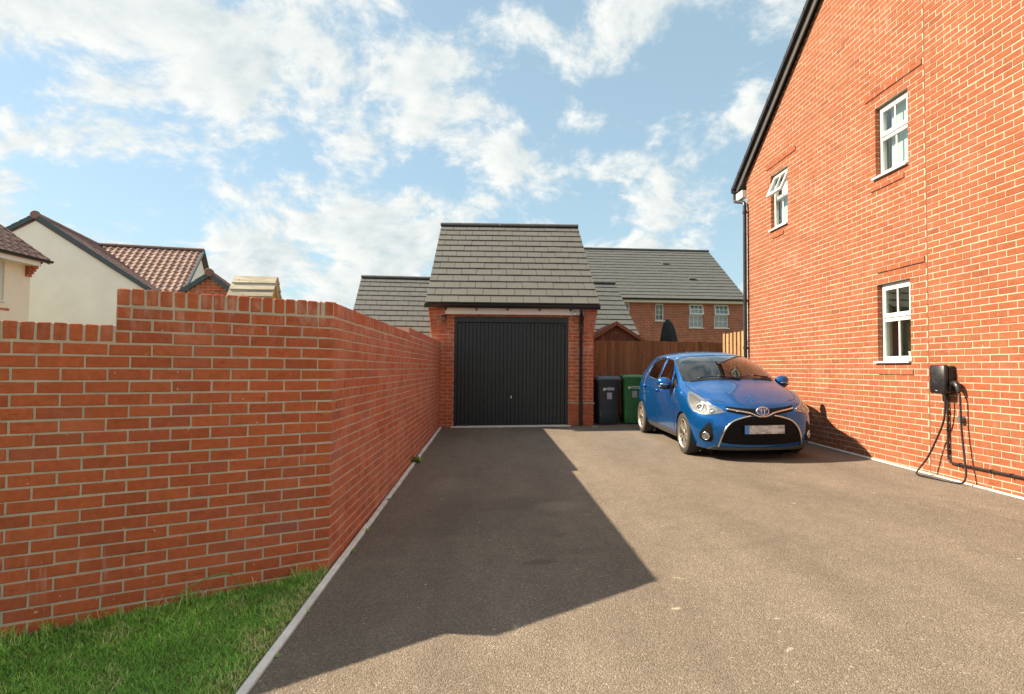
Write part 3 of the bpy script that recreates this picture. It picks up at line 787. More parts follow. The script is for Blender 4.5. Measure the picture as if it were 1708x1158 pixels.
def bars(b, x0, x1, y0, y1, z0, z1, w):       # rectangular frame in a plane of constant X
    b.box(x0, x1, y0, y0 + w, z0, z1); b.box(x0, x1, y1 - w, y1, z0, z1); b.box(x0, x1, y0 + w, y1 - w, z0, z0 + w); b.box(x0, x1, y0 + w, y1 - w, z1 - w, z1)
def window(h, opened, blind):
    y0, y1, a, c = h; y0 += .003; y1 -= .003; c -= .004
    xf = HX + .068
    b = MB(); bars(b, xf, xf + .065, y0, y1, a + .03, c, .042); zt_ = a + .03 + (c - a - .03) * .555
    b.box(xf, xf + .065, y0 + .042, y1 - .042, zt_ - .03, zt_ + .03)
    fr = b.build('window', MAT['white'], hs)
    b = MB(); b.prism([(HX - .035, y0 - .0, a + .002), (xf + .03, y0 - .0, a + .012), (xf + .03, y0, a + .03), (HX - .035, y0, a + .026)], (0, y1 - y0 + (.045 if y1 > 0 else 0), 0)); b.build('sill', MAT['white'], fr)
    # upper opening sash
    ya, yb, za, zb = y0 + .034, y1 - .034, zt_ + .008, c - .03
    b = MB(); bars(b, -.014, .03, ya, yb, za - zb, 0, .052); sw = b.mesh('sash'); sw.materials.append(MAT['white'])
    hinge = Matrix.Translation((xf - .002, 0, zb)) @ Matrix.Rotation(R(23) if opened else 0, 4, 'Y')
    link('sash', sw, fr, hinge)
    b = MB(); b.box(.006, .010, ya + .045, yb - .045, za - zb + .045, -.045); p = b.mesh('pane'); p.materials.append(MAT['glass']); link('pane', p, fr, hinge)
    b = MB(); b.box(-.006, .0055, (ya + yb) / 2 - .011, (ya + yb) / 2 + .011, za - zb + .05, -.05); p = b.mesh('glazing_bar'); p.materials.append(MAT['white']); link('glazing_bar', p, fr, hinge)
    # fixed lower light
    b = MB(); bars(b, xf - .008, xf + .02, y0 + .036, y1 - .036, a + .066, zt_ - .024, .022); b.build('bead', MAT['white'], fr)
    b = MB(); b.box(xf + .022, xf + .026, y0 + .04, y1 - .04, a + .07, zt_ - .028); b.build('pane', MAT['glass'], fr)
    b = MB(); b.box(xf + .008, xf + .0215, (y0 + y1) / 2 - .011, (y0 + y1) / 2 + .011, a + .086, zt_ - .044); b.build('glazing_bar', MAT['white'], fr)
    # room behind
    b = MB(); X1 = HX + .55
    V = [(HX + .202, y0 - .5, a - .4), (HX + .202, y1 + .9, a - .4), (HX + .202, y1 + .9, c + .3), (HX + .202, y0 - .5, c + .3)]; W = [(X1, p[1], p[2]) for p in V]
    b.add(V + W, [(4, 5, 6, 7), (0, 1, 5, 4), (1, 2, 6, 5), (2, 3, 7, 6), (3, 0, 4, 7)]); b.build('room_lining', MAT['room'], fr)
    b = MB(); b.box(HX + .135, HX + .33, y0, y1, a + .02, a + .045); b.build('window_board', MAT['white'], fr)
    if blind:
        b = MB(); yb_ = y1 - .10
        b.box(HX + .16, HX + .165, y0 - .05, yb_, a + .05, c + .05); b.build('blind', MAT['blind'], fr)
    return fr
window(HOLES[0], False, False); window(HOLES[1], False, True); window(HOLES[2], True, True)
# pot plant on the inner sill
pp = thing('potted_plant', 'spiky green plant in a white pot behind the downstairs window', 'plant', (5.245, 7.37, 1.652))
b = MB(); b.lathe([(0, 0), (.045, 0), (.055, .10), (.05, .10), (.045, .085), (0, .085)], 18, Matrix.Translation((5.245, 7.37, 1.653))); b.build('pot', MAT['pot'], pp, auto=40)
for k in range(16):
    a = random.uniform(0, 6.28); tl = random.uniform(.10, .24); ln = random.uniform(.5, 1)
    b = MB(); pts = []
    for i in range(5):
        t = i / 4; rr = .012 + .13 * ln * t ** 1.4
        pts.append((5.245 + math.cos(a) * rr * .55, 7.37 + math.sin(a) * rr, 1.735 + tl * (t - .25 * t * t)))
    wv = Vector((-math.sin(a), math.cos(a), 0)); V = []
    for i, p in enumerate(pts):
        w = .009 * (1 - (i / 4) ** 2) + .0006; V += [Vector(p) - wv * w, Vector(p) + wv * w]
    b.add(V, [(2 * i, 2 * i + 1, 2 * i + 3, 2 * i + 2) for i in range(4)]); b.build('leaf', MAT['house_plant'], pp)

# ------------------------------------------------------------------ charging point
ev = thing('charging_point', 'black electric car charging point with looped cable on the orange brick wall', 'charger', (4.97, 6.62, 1.25))
b = MB(); b.cbox((4.995, 6.615, 1.415), (.06, .236, .325), .016); bx = b.build('front_cover', MAT['black'], ev, auto=50)
b = MB(); b.cbox((5.062, 6.600, 1.415), (.074, .215, .30), .012); b.build('back_box', MAT['trim'], ev)
# ring emblem and the pale mark below it
b = MB()
ring = [(4.9645, 6.615 + .062 * math.cos(a), 1.44 + .062 * math.sin(a)) for a in np.linspace(.35, math.pi - .35, 14)]; b.tube(ring, .0028, 6)
ring = [(4.9645, 6.615 + .062 * math.cos(a), 1.44 + .062 * math.sin(a)) for a in np.linspace(math.pi + .35, 2 * math.pi - .35, 14)]; b.tube(ring, .0028, 6)
for zz in (1.452, 1.428): b.tube([(4.9645, 6.53, zz), (4.9645, 6.595, zz), (4.9645, 6.608, zz - .014), (4.9645, 6.622, zz + .014), (4.9645, 6.635, zz), (4.9645, 6.70, zz)], .0024, 6)
b.build('ring_emblem', simple('emblem_grey', (.05, .05, .052), .3), bx)
b = MB(); b.prism([(4.9642, 6.64, 1.292), (4.9642, 6.625, 1.287), (4.9642, 6.615, 1.282), (4.9642, 6.605, 1.287), (4.9642, 6.59, 1.292), (4.9642, 6.615, 1.2885)], (-.001, 0, 0)); b.build('maker_mark', MAT['sticker'], bx)
# plug in its holster
b = MB(); b.tube([(5.06, 6.49, 1.365), (5.045, 6.44, 1.372), (5.035, 6.415, 1.368), (5.03, 6.385, 1.335), (5.03, 6.37, 1.28)], [.036, .034, .033, .031, .024], 14); b.build('plug', MAT['black'], ev, auto=50)
def spl(pts, n=10):
    P = [Vector(p) for p in pts]; P = [2 * P[0] - P[1]] + P + [2 * P[-1] - P[-2]]; out = []
    for i in range(1, len(P) - 2):
        for k in range(n):
            t = k / n; a, b_, c, d = P[i - 1:i + 3]
            out.append(.5 * ((2 * b_) + (-a + c) * t + (2 * a - 5 * b_ + 4 * c - d) * t * t + (-a + 3 * b_ - 3 * c + d) * t ** 3))
    return out + [P[-2]]
g0 = gz(5.03, 6.6) + .014
cab = [(5.03, 6.37, 1.28), (5.03, 6.355, 1.20), (5.03, 6.345, .90), (5.02, 6.30, .60), (5.005, 6.262, .42), (4.985, 6.27, g0 + .02), (4.97, 6.36, g0 - .006), (4.90, 6.62, g0), (4.88, 6.80, g0 + .002), (4.91, 6.87, g0 + .028), (4.98, 6.80, .50), (5.015, 6.70, .72), (5.015, 6.58, .95), (5.01, 6.545, 1.15), (5.0, 6.54, 1.35), (5.0, 6.53, 1.50), (5.04, 6.52, 1.545)]
b = MB(); b.tube(spl(cab, 8), .0105, 8); b.build('cable', MAT['black'], ev, smooth=True)
# round cable hook lower down
b = MB(); b.lathe([(0, -.03), (.030, -.03), (.034, -.022), (.034, .03), (0, .03)], 18, Matrix.Translation((5.072, 6.40, .985)) @ Matrix.Rotation(R(90), 4, 'Y')); b.build('cable_hook', simple('grey_hook', (.10, .10, .10), .5), ev, auto=40)
cd = thing('wall_conduit', 'black conduit clipped low along the orange brick wall below the charging point', 'pipe', (5.07, 6.3, .45))
pth = spl([(5.078, 6.60, 1.26), (5.078, 6.60, .90), (5.078, 6.60, .56), (5.078, 6.585, .505), (5.078, 6.53, .487), (5.078, 6.2, .487), (5.078, 4.2, .487)], 6)
b = MB(); b.tube(pth, .0125, 10); b.build('pipe', MAT['black'], cd, smooth=True)
for (yy, zz, v) in ((6.60, 1.05, 1), (6.60, .85, 1), (6.60, .62, 1), (6.43, .487, 0), (6.02, .487, 0), (5.78, .487, 0), (5.58, .487, 0), (5.3, .487, 0)):
    b = MB(); b.cbox((5.078, yy, zz), (.040, .034, .012) if v else (.040, .014, .034), .003); b.build('pipe_clip', MAT['black'], cd)

# ------------------------------------------------------------------ fences
def fence(name, label, A, B, z0, z1, bw, mat, side, ov=1.12, alt=.004):
    A, B = Vector((A[0], A[1], 0)), Vector((B[0], B[1], 0)); d = (B - A); n = max(1, int(round(d.length / bw))); u = d.normalized(); ang = math.atan2(u.y, u.x)
    f = thing(name, label, 'fence', ((A.x + B.x) / 2, (A.y + B.y) / 2, z0))
    nrm = Vector((u.y, -u.x, 0)) * side
    for i in range(n):
        c = A + u * (d.length * (i + .5) / n); zt_ = z1 + random.gauss(0, .006)
        b = MB(); b.cbox((0, 0, 0), (d.length / n * ov, .014, zt_ - z0), .003); me = b.mesh('board'); me.materials.append(mat)
        link('board', me, f, Matrix.Translation((c.x + nrm.x * (alt if i % 2 else .0), c.y + nrm.y * (alt if i % 2 else 0), (z0 + zt_) / 2)) @ Matrix.Rotation(ang + .05, 4, 'Z') @ Matrix.Rotation(random.gauss(0, .004), 4, 'Y'))
    for zz in (z0 + .35, (z0 + z1) / 2, z1 - .25):
        b = MB(); b.cbox((0, 0, 0), (d.length, .04, .07), .004); me = b.mesh('rail'); me.materials.append(mat)
        p = (A + B) / 2 - nrm * .04; link('rail', me, f, Matrix.Translation((p.x, p.y, zz)) @ Matrix.Rotation(ang, 4, 'Z'))
    return f
fence('board_fence', 'dark brown close-board fence behind the bins and the blue car', (2.04, 13.3), (5.06, 13.3), .28, 2.13, .088, MAT['fence'], 1)
fence('board_fence', 'short pale sunlit board fence between the house corner and the dark fence', (5.09, 13.27), (5.09, 12.05), .28, 2.30, .10, MAT['fence_light'], 1, .96, .035)

# ------------------------------------------------------------------ wheelie bins
def wheelie_bin(name, label, x, y, mat, lidmat, hgt=1.0):
    g0 = gz(x, y); t = thing(name, label, 'bin', (x, y, g0), 'wheeled bins by the garage'); LOCAL.add(t.name)
    def ring(w, d, z, r, y0=0):
        P = []
        for (cx_, cy_, a0) in ((1, 1, 0), (-1, 1, 90), (-1, -1, 180), (1, -1, 270)):
            for k in range(5):
                a = R(a0 + 22.5 * k); P.append((cx_ * (w / 2 - r) + r * math.cos(a), y0 + cy_ * (d / 2 - r) + r * math.sin(a), z))
        return P
    def loft(rs, name, m, parent, cap=True):
        b = MB(); n = len(rs[0]); b.add([p for q in rs for p in q], [(i * n + k, i * n + (k + 1) % n, (i + 1) * n + (k + 1) % n, (i + 1) * n + k) for i in range(len(rs) - 1) for k in range(n)] + ([tuple(range(n - 1, -1, -1)), tuple((len(rs) - 1) * n + k for k in range(n))] if cap else []))
        return b.build(name, m, parent, auto=32)
    H = hgt
    body = loft([ring(.38, .44, .015, .05), ring(.39, .46, .05, .05), ring(.405, .49, .28, .05), ring(.418, .495, .285, .05, .01), ring(.462, .565, H - .13, .05), ring(.475, .58, H - .115, .05), ring(.478, .585, H - .075, .05)], 'body', mat, t)
    lid = loft([ring(.505, .62, H - .085, .05, .0), ring(.515, .63, H - .075, .05, 0), ring(.512, .625, H - .035, .05, 0), ring(.46, .56, H - .008, .06, .01), ring(.40, .48, H, .06, .02)], 'lid', lidmat, t)
    for sx in (-1, 1): b = MB(); b.cbox((sx * .135, -.20, H - .002), (.085, .10, .012), .004); b.build('lid_grip', MAT['trim'], lid)
    b = MB(); b.cbox((0, -.305, H - .055), (.34, .035, .03), .01); b.build('lid_lip', lidmat, lid)
    for sx in (-1, 1):
        b = MB(); M = Matrix.Translation((sx * .21, .24, .10)) @ Matrix.Rotation(R(90), 4, 'Y'); b.lathe([(0, -.022), (.06, -.022), (.095, -.018), (.10, 0), (.095, .018), (.06, .022), (0, .022)], 20, M); b.build('wheel', MAT['rubber'], t, auto=40)
    b = MB(); b.tube([(-.2, .32, H - .06), (.2, .32, H - .06)], .017, 10); b.build('handle', lidmat, t)
    # council mark: winged shape and two lines of lettering, with the number panel below
    yf = -.277; zt_ = H - .27
    tilt = lambda z: -.2475 - (.035) * ((z - .285) / (H - .13 - .285)) - .0045
    b = MB(); s = .045
    def dec(poly):
        b.add([(p[0], tilt(p[1]) - .0, p[1]) for p in poly], [tuple(range(len(poly)))])
    dec([(-.125, zt_ + .03), (-.105, zt_ + .012), (-.085, zt_ + .02), (-.085, zt_ - .03), (-.12, zt_ - .045)])
    dec([(-.083, zt_ + .02), (-.06, zt_ + .005), (-.04, zt_ + .03), (-.045, zt_ - .005), (-.083, zt_ - .03)])
    x0 = -.032
    for row, zz in ((0, zt_ + .018), (1, zt_ - .014)):
        for k in range(8):
            w = .013 if k % 3 else .016; xx = x0 + k * .0185
            dec([(xx, zz - .010), (xx + w, zz - .010), (xx + w, zz + .010), (xx, zz + .010)])
            if k % 2 == 0: pass
    b.build('council_mark', MAT['sticker'], body)
    b = MB(); zz = zt_ - .145; b.add([(q[0], tilt(q[1]), q[1]) for q in ((-.04, zz - .07), (.065, zz - .07), (.065, zz + .07), (-.04, zz + .07))], [(0, 1, 2, 3)]); b.build('number_panel', MAT['sticker_grey'], body)
    return t
bn = wheelie_bin('wheeled_bin', 'dark slate-blue wheeled bin next to the garage wall', 2.345, 12.72, MAT['navy_bin'], MAT['navy_lid'], 1.02)
bn.rotation_euler.z = R(3)
bn = wheelie_bin('wheeled_bin', 'green wheeled bin partly hidden behind the blue car', 2.93, 12.78, MAT['green_bin'], MAT['green_lid'], 1.045)
bn.rotation_euler.z = R(-6)

# ------------------------------------------------------------------ things seen over the fence
sh = thing('garden_shed', 'brown garden shed gable peeping over the dark fence beside the garage', 'shed', (3.02, 15.6, .26))
b = MB(); b.prism([(2.30, 15.05, .26), (3.74, 15.05, .26), (3.74, 15.05, 2.19), (3.02, 15.05, 2.64), (2.30, 15.05, 2.19)], (0, 1.8, 0)); b.build('wall', MAT['shed'], sh)
for sx in (-1, 1):
    b = MB(); b.prism([(3.02, 14.96, 2.655), (3.02 + sx * .80, 14.96, 2.155), (3.02 + sx * .80, 14.96, 2.19), (3.02, 14.96, 2.70)], (0, 2.0, 0)); b.build('roof', MAT['shed'], sh)
    b = MB(); b.prism([(3.02 + sx * .004, 14.93, 2.60), (3.02 + sx * .80, 14.93, 2.10), (3.02 + sx * .80, 14.93, 2.195), (3.02 + sx * .004, 14.93, 2.705)], (0, .022, 0)); b.build('bargeboard', MAT['shed'], sh)
for k in range(13):
    x = 2.30 + (k + .5) * 1.44 / 13; top = 2.62 - abs(x - 3.02) * .62
    b = MB(); b.cbox((x, 15.04, (.3 + top) / 2), (.104, .014, top - .3), .003); b.build('board', MAT['shed'], sh)
b = MB(); b.lathe([(0, 0), (.05, 0), (.05, .006), (0, .006)], 14, Matrix.Translation((3.02, 15.03, 2.42)) @ Matrix.Rotation(R(90), 4, 'X')); b.build('knot', MAT['fence'], sh)

pa = thing('covered_parasol', 'closed parasol under a black cover standing behind the dark fence', 'parasol', (4.13, 14.3, .26))
V = []; F = []; seg = 20; prof = [(.25, 1.2), (.235, 1.6), (.215, 1.95), (.195, 2.2), (.15, 2.45), (.105, 2.6), (.05, 2.69), (.0, 2.72)]
for (r, z) in prof:
    for k in range(seg):
        a = 2 * math.pi * k / seg; rr = r * (1 + .16 * math.sin(5 * a + z * 1.3) * (1 if r > .06 else .2)); V.append((4.13 + rr * math.cos(a) + (2.72 - z) * .02, 14.3 + rr * math.sin(a), z))
for i in range(len(prof) - 1):
    for k in range(seg): F.append((i * seg + k, i * seg + (k + 1) % seg, (i + 1) * seg + (k + 1) % seg, (i + 1) * seg + k))
b = MB(); b.add(V, F); b.build('cover', MAT['parasol'], pa, smooth=True)
b = MB(); b.tube([(4.13, 14.3, .26), (4.13, 14.3, 1.5)], .024, 10); b.build('pole', MAT['black'], pa)

# ------------------------------------------------------------------ houses behind
def frame2(o, yaw):
    u = Vector((math.cos(yaw), math.sin(yaw), 0)); v = Vector((-math.sin(yaw), math.cos(yaw), 0)); o = Vector((o[0], o[1], 0))
    return lambda a, b_, z: o + u * a + v * b_ + Vector((0, 0, z))
# double garage behind
dg = thing('rear_garage', 'long grey tiled garage roof rising behind the brick garage on both sides', 'garage', (0, 19, .26))
f = frame2((.05, 17.5), R(5)); W2 = 4.33
b = MB(); e, rd = 2.36, 4.50
b.prism([f(-W2 + .15, .25, .2), f(W2 - .15, .25, .2), f(W2 - .15, .25, e - .02), f(-W2 + .15, .25, e - .02)], f(0, 5.6, 0) - f(0, .25, 0)); b.build('wall', MAT['brick'], dg)
for s in (-1, 1):
    b = MB(); x = s * (W2 - .15) - (.2 if s > 0 else 0); b.prism([f(x, .25, e - .019), f(x, 5.6, e - .019), f(x, 2.92, rd - .2)], f(.2, 0, 0) - f(0, 0, 0)); b.build('gable', MAT['brick'], dg)
b = MB(); b.prism([f(-W2, .05, e), f(-W2, 2.9, rd - .03), f(-W2, 5.8, e), f(-W2, 2.9, rd - .12)], f(2 * W2, 0, 0) - f(0, 0, 0)); rr = b.build('roof', MAT['ridge'], dg)
us = f(0, 2.9, rd) - f(0, 0, e); slope(rr, f(-W2 - .03, 0, e - .01), f(1, 0, 0) - f(0, 0, 0), us, 2 * W2 + .06, us.length, .33, us.length / 12, MAT['slate_far'], 300)
ridge_line(rr, f(-W2 - .03, 2.9, rd), f(W2 + .03, 2.9, rd), .085, MAT['ridge'])
gutter(dg, f(-W2, -.04, e), f(W2, -.04, e), .06)

# house behind on the right
rh = thing('rear_brick_house', 'red brick house with grey roof and four white windows behind the fence', 'house', (8, 27, .26))
f = frame2((8.0, 27.0), R(2.5)); A0, A1 = -7.0, 3.36
g = G('distant_brickwork'); p = g.pos(); sp_ = g.n('ShaderNodeSeparateXYZ'); g.L(p, sp_.inputs[0]); cbn = g.n('ShaderNodeCombineXYZ'); g.L(g.ma('ADD', sp_.outputs[0], sp_.outputs[1]), cbn.inputs[0]); g.L(sp_.outputs[2], cbn.inputs[1])
bt = g.n('ShaderNodeTexBrick'); g.L(cbn.outputs[0], bt.inputs['Vector']); bt.inputs['Scale'].default_value = 1.0; bt.inputs['Brick Width'].default_value = .225; bt.inputs['Row Height'].default_value = .075; bt.inputs['Mortar Size'].default_value = .006; bt.inputs['Mortar Smooth'].default_value = .2
bt.inputs['Color1'].default_value = (.40, .105, .045, 1); bt.inputs['Color2'].default_value = (.29, .080, .042, 1); bt.inputs['Mortar'].default_value = (.46, .36, .27, 1)
g.set(Base_Color=g.bright(bt.outputs['Color'], g.rng(g.noise(p, 3, 4), .3, .7, .85, 1.15, False)), Roughness=.9); MAT['brick_far'] = g.m
WN = [(-2.27, -1.95, 3.82, 4.52, 0), (-.78, -.37, 3.72, 4.50, 0), (.80, 1.47, 3.42, 4.50, 1), (1.98, 2.66, 3.42, 4.50, 1)]
# wall with real openings
b = MB(); xs = sorted({A0, A1} | {w[0] for w in WN} | {w[1] for w in WN}); zs = sorted({-.3, 4.72} | {w[2] for w in WN} | {w[3] for w in WN})
for xa, xb in zip(xs, xs[1:]):
    for za, zb in zip(zs, zs[1:]):
        if any(w[0] < (xa + xb) / 2 < w[1] and w[2] < (za + zb) / 2 < w[3] for w in WN): continue
        P = [f(xa, 0, za), f(xb, 0, za), f(xb, 0, zb), f(xa, 0, zb)]; b.add(P, [(0, 1, 2, 3)])
for w in WN:
    for (p0, p1) in (((w[0], w[2]), (w[1], w[2])), ((w[1], w[2]), (w[1], w[3])), ((w[1], w[3]), (w[0], w[3])), ((w[0], w[3]), (w[0], w[2]))):
        b.add([f(p0[0], 0, p0[1]), f(p1[0], 0, p1[1]), f(p1[0], .12, p1[1]), f(p0[0], .12, p0[1])], [(0, 3, 2, 1)])
b.add([f(A0, 0, -.3), f(A0, 8.4, -.3), f(A0, 8.4, 4.72), f(A0, 4.2, 7.7), f(A0, 0, 4.72)], [(0, 4, 3, 2, 1)]); b.add([f(A1, 0, -.3), f(A1, 8.4, -.3), f(A1, 8.4, 4.72), f(A1, 4.2, 7.7), f(A1, 0, 4.72)], [(0, 1, 2, 3, 4)])
b.add([f(A0, 8.4, -.3), f(A1, 8.4, -.3), f(A1, 8.4, 4.72), f(A0, 8.4, 4.72)], [(0, 3, 2, 1)])
b.build('wall', MAT['brick_far'], rh)
b = MB(); b.prism([f(A0 - .06, -.26, 4.72), f(A0 - .06, 4.2, 7.77), f(A0 - .06, 8.66, 4.72), f(A0 - .06, 4.2, 7.66)], f(A1 - A0 + .12, 0, 0) - f(0, 0, 0)); rr = b.build('roof', MAT['ridge'], rh)
us = f(0, 4.2, 7.80) - f(0, -.3, 4.70); slope(rr, f(A0 - .07, -.3, 4.70), f(1, 0, 0) - f(0, 0, 0), us, A1 - A0 + .14, us.length, .33, us.length / 17, MAT['slate_far'], 300)
ridge_line(rr, f(A0 - .08, 4.2, 7.80), f(A1 + .08, 4.2, 7.80), .10, MAT['ridge'], 1.0)
for (vx, vr) in ((.60, 11.6), (1.45, 6.3)):
    p = f(vx, -.3 + 4.5 * vr / 17, 4.70 + 3.1 * vr / 17) + Vector((0, -.03, .05)); b = MB(); b.cbox((0, 0, 0), (.30, .16, .05), .01, Matrix.Rotation(R(34), 3, 'X')); me = b.mesh('roof_vent'); me.materials.append(MAT['ridge']); link('roof_vent', me, rr, Matrix.Translation(p))
gutter(rh, f(A0, -.34, 4.70), f(A1, -.34, 4.70), .07)
b = MB(); b.prism([f(A0, -.26, 4.53), f(A1, -.26, 4.53), f(A1, -.26, 4.70), f(A0, -.26, 4.70)], f(0, .25, 0) - f(0, 0, 0)); b.build('fascia_board', MAT['fascia'], rh)
yaw2 = R(2.5)
def far_window(parent, f, yaw, x0, x1, z0, z1, nx, nz, opened, blind, dv=.07):
    def bar(b, xa, xb, za, zb, v0=0.0, v1=.05):
        b.prism([f(xa, dv + v0, za), f(xb, dv + v0, za), f(xb, dv + v0, zb), f(xa, dv + v0, zb)], f(0, v1, 0) - f(0, 0, 0))
    b = MB(); w = .055
    bar(b, x0, x0 + w, z0, z1); bar(b, x1 - w, x1, z0, z1); bar(b, x0 + w, x1 - w, z0, z0 + w); bar(b, x0 + w, x1 - w, z1 - w, z1); zm = z0 + (z1 - z0) * .54
    if opened: bar(b, x0 + w, x1 - w, zm - .03, zm + .03)
    fr = b.build('window', MAT['white'], parent)
    b = MB(); bar(b, x0 - .03, x1 + .03, z0 - .04, z0 - .004, -.14, .13); b.build('sill', MAT['white'], fr)
    ranges = [(z0 + w, zm - .03), (zm + .03, z1 - w)] if opened else [(z0 + w, z1 - w)]
    for k, (za, zb) in enumerate(ranges):
        b = MB(); b.prism([f(x0 + w, dv + .03, za), f(x1 - w, dv + .03, za), f(x1 - w, dv + .03, zb), f(x0 + w, dv + .03, zb)], f(0, .004, 0) - f(0, 0, 0)); b.build('pane', MAT['glass'], fr)
        rows_ = nz if not opened else 2
        b = MB()
        for i in range(1, nx): xx = x0 + w + (x1 - x0 - 2 * w) * i / nx; bar(b, xx - .010, xx + .010, za, zb, .012, .016)
        b.build('glazing_bar', MAT['white'], fr)
        b = MB()
        for i in range(1, rows_): zz = za + (zb - za) * i / rows_; bar(b, x0 + w, x1 - w, zz - .010, zz + .010, .014, .012)
        b.build('glazing_bar', MAT['white'], fr)
    if opened:
        # upper sash swung out at the bottom
        b = MB(); ww = .05; H = z1 - .03 - zm; wd = x1 - x0 - .02
        for q in ((0, ww, 0, -H), (wd - ww, wd, 0, -H), (ww, wd - ww, 0, -ww), (ww, wd - ww, -H + ww, -H)): b.box(q[0], q[1], -.02, .03, min(q[2], q[3]), max(q[2], q[3]))
        for i in range(1, nx): xx = ww + (wd - 2 * ww) * i / nx; b.box(xx - .01, xx + .01, -.012, .012, -H + ww, -ww)
        b.box(ww, wd - ww, -.012, .012, -H / 2 - .01, -H / 2 + .01)
        M = Matrix.Translation(f(x0 + .01, dv - .03, z1 - .03)) @ Matrix.Rotation(yaw, 4, 'Z') @ Matrix.Rotation(R(-16), 4, 'X')
        me = b.mesh('sash'); me.materials.append(MAT['white']); link('sash', me, fr, M)
        b = MB(); b.box(ww, wd - ww, .0, .004, -H + ww, -ww); me = b.mesh('pane'); me.materials.append(MAT['glass']); link('pane', me, fr, M)
    b = MB(); P = [f(x0, dv + .14, z0), f(x1, dv + .14, z0), f(x1, dv + .14, z1), f(x0, dv + .14, z1)]
    b.add(P, [(0, 1, 2, 3)]); b.build('blind' if blind else 'dark_room', MAT['beige_blind'] if blind else MAT['room'], fr)
for i, w in enumerate(WN): far_window(rh, f, yaw2, *w[:4], 3 if w[4] else 2, 3, w[4], w[4])

# cream gabled house on the left
cr = thing('cream_gable_house', 'cream rendered house with a tall gable and brown pantile roofs behind the garden wall', 'house', (-18.35, 24, .26))
f = frame2((-18.35, 24.0), R(14)); rz_ = 7.42; ez = 4.55; hw = 4.25; sl_ = (rz_ - ez) / hw
b = MB(); b.prism([f(-hw + .2, 0, -.3), f(hw - .2, 0, -.3), f(hw - .2, 0, ez), f(0, 0, rz_ - .16), f(-hw + .2, 0, ez)], f(0, 9.5, 0) - f(0, 0, 0)); b.build('gable_wall', MAT['render'], cr)
b = MB(); b.prism([f(4.62, 2.3, -.3), f(4.62, 9.8, -.3), f(4.62, 9.8, ez), f(4.62, 6.05, rz_ - .16), f(4.62, 2.3, ez)], f(-8, 0, 0) - f(0, 0, 0)); b.build('wing_wall', MAT['render'], cr)
def slab(parent, pts, th, mat, name='roof'):
    b = MB(); b.prism([p - Vector((0, 0, th)) for p in pts], (0, 0, th - .002)); return b.build(name, mat, parent)
# gable wing slopes
us = f(-hw, 0, 0) - f(0, 0, 0); us.z = 0
sR = slab(cr, [f(hw + .1, -.05, ez - .07), f(hw + .1, 6.1, ez - .07), f(0, 6.1, rz_ - .0), f(0, -.05, rz_ - .0)], .10, MAT['pantile'], 'roof')
sL = slab(cr, [f(-hw - .1, -.05, ez - .07), f(0, -.05, rz_), f(0, 6.1, rz_), f(-hw - .1, 6.1, ez - .07)], .10, MAT['pantile'], 'roof')
up = f(0, 0, rz_) - f(hw + .1, 0, ez - .07)
slope(sR, f(hw + .1, 0, ez - .07), f(0, 1, 0) - f(0, 0, 0), up, 6.1, up.length, .30, .345, MAT['pantile'], 150, False, 'pan')
ridge_line(sR, f(0, -.06, rz_ - .01), f(0, 6.1, rz_ - .01), .15, MAT['pantile'], .9)
b = MB(); b.lathe([(0, 0), (.15, 0), (.17, .03), (.17, .12)], 16, Matrix.Translation(f(0, -.14, rz_ + .0)) @ Matrix.Rotation(R(14), 4, 'Z') @ Matrix.Rotation(R(-90), 4, 'X')); b.build('ridge_end', MAT['pantile'], sR, auto=40)
# dry verge pieces along both rakes and the brick band under them
for s in (-1, 1):
    n = 17
    for k in range(n):
        t0, t1 = k / n, (k + 1) / n; a0, a1 = s * (hw + .1) * (1 - t0), s * (hw + .1) * (1 - t1); z0_, z1_ = (ez - .07) + (rz_ - ez + .07) * t0, (ez - .07) + (rz_ - ez + .07) * t1
        b = MB(); b.prism([f(a0, -.11, z0_ - .14), f(a1, -.11, z1_ - .14), f(a1, -.11, z1_ + .055), f(a0, -.11, z0_ + .075)], f(0, .16, 0) - f(0, 0, 0)); b.build('verge_tile', MAT['verge'], sR if s > 0 else sL)
    b = MB(); b.prism([f(s * hw, -.03, ez - .10), f(0, -.03, rz_ - .16), f(0, -.03, rz_ - .225), f(s * hw, -.03, ez - .155)], f(0, .029, 0) - f(0, 0, 0)); b.build('verge_band', MAT['pantile'], cr)
# main roof behind
R0, R1 = -5.0, 4.75
mR = slab(cr, [f(R0, 1.9, ez - .07), f(R1, 1.9, ez - .07), f(R1, 6.05, rz_), f(R0, 6.05, rz_)], .08, MAT['pantile'])
slab(cr, [f(R0, 6.06, rz_), f(R1, 6.06, rz_), f(R1, 10.2, ez - .07), f(R0, 10.2, ez - .07)], .08, MAT['pantile'])
up = f(0, 6.05, rz_) - f(0, 1.9, ez - .07)
slope(mR, f(0, 1.9, ez - .07), f(1, 0, 0) - f(0, 0, 0), up, R1, up.length, .30, up.length / 14, MAT['pantile'], 300, False, 'pan', clip=lambda x, s: True)
ridge_line(mR, f(R0, 6.05, rz_), f(R1 + .05, 6.05, rz_), .14, MAT['pantile'], .9)
b = MB(); b.prism([f(R1 - .0, 1.9, ez - .15), f(R1, 6.05, rz_ - .08), f(R1, 6.05, rz_ + .06), f(R1, 1.9, ez + .05)], f(.09, 0, 0) - f(0, 0, 0)); b.prism([f(R1, 10.2, ez - .15), f(R1, 10.2, ez + .05), f(R1, 6.051, rz_ + .06), f(R1, 6.051, rz_ - .08)], f(.09, 0, 0) - f(0, 0, 0)); b.build('verge_tile', MAT['verge'], mR)

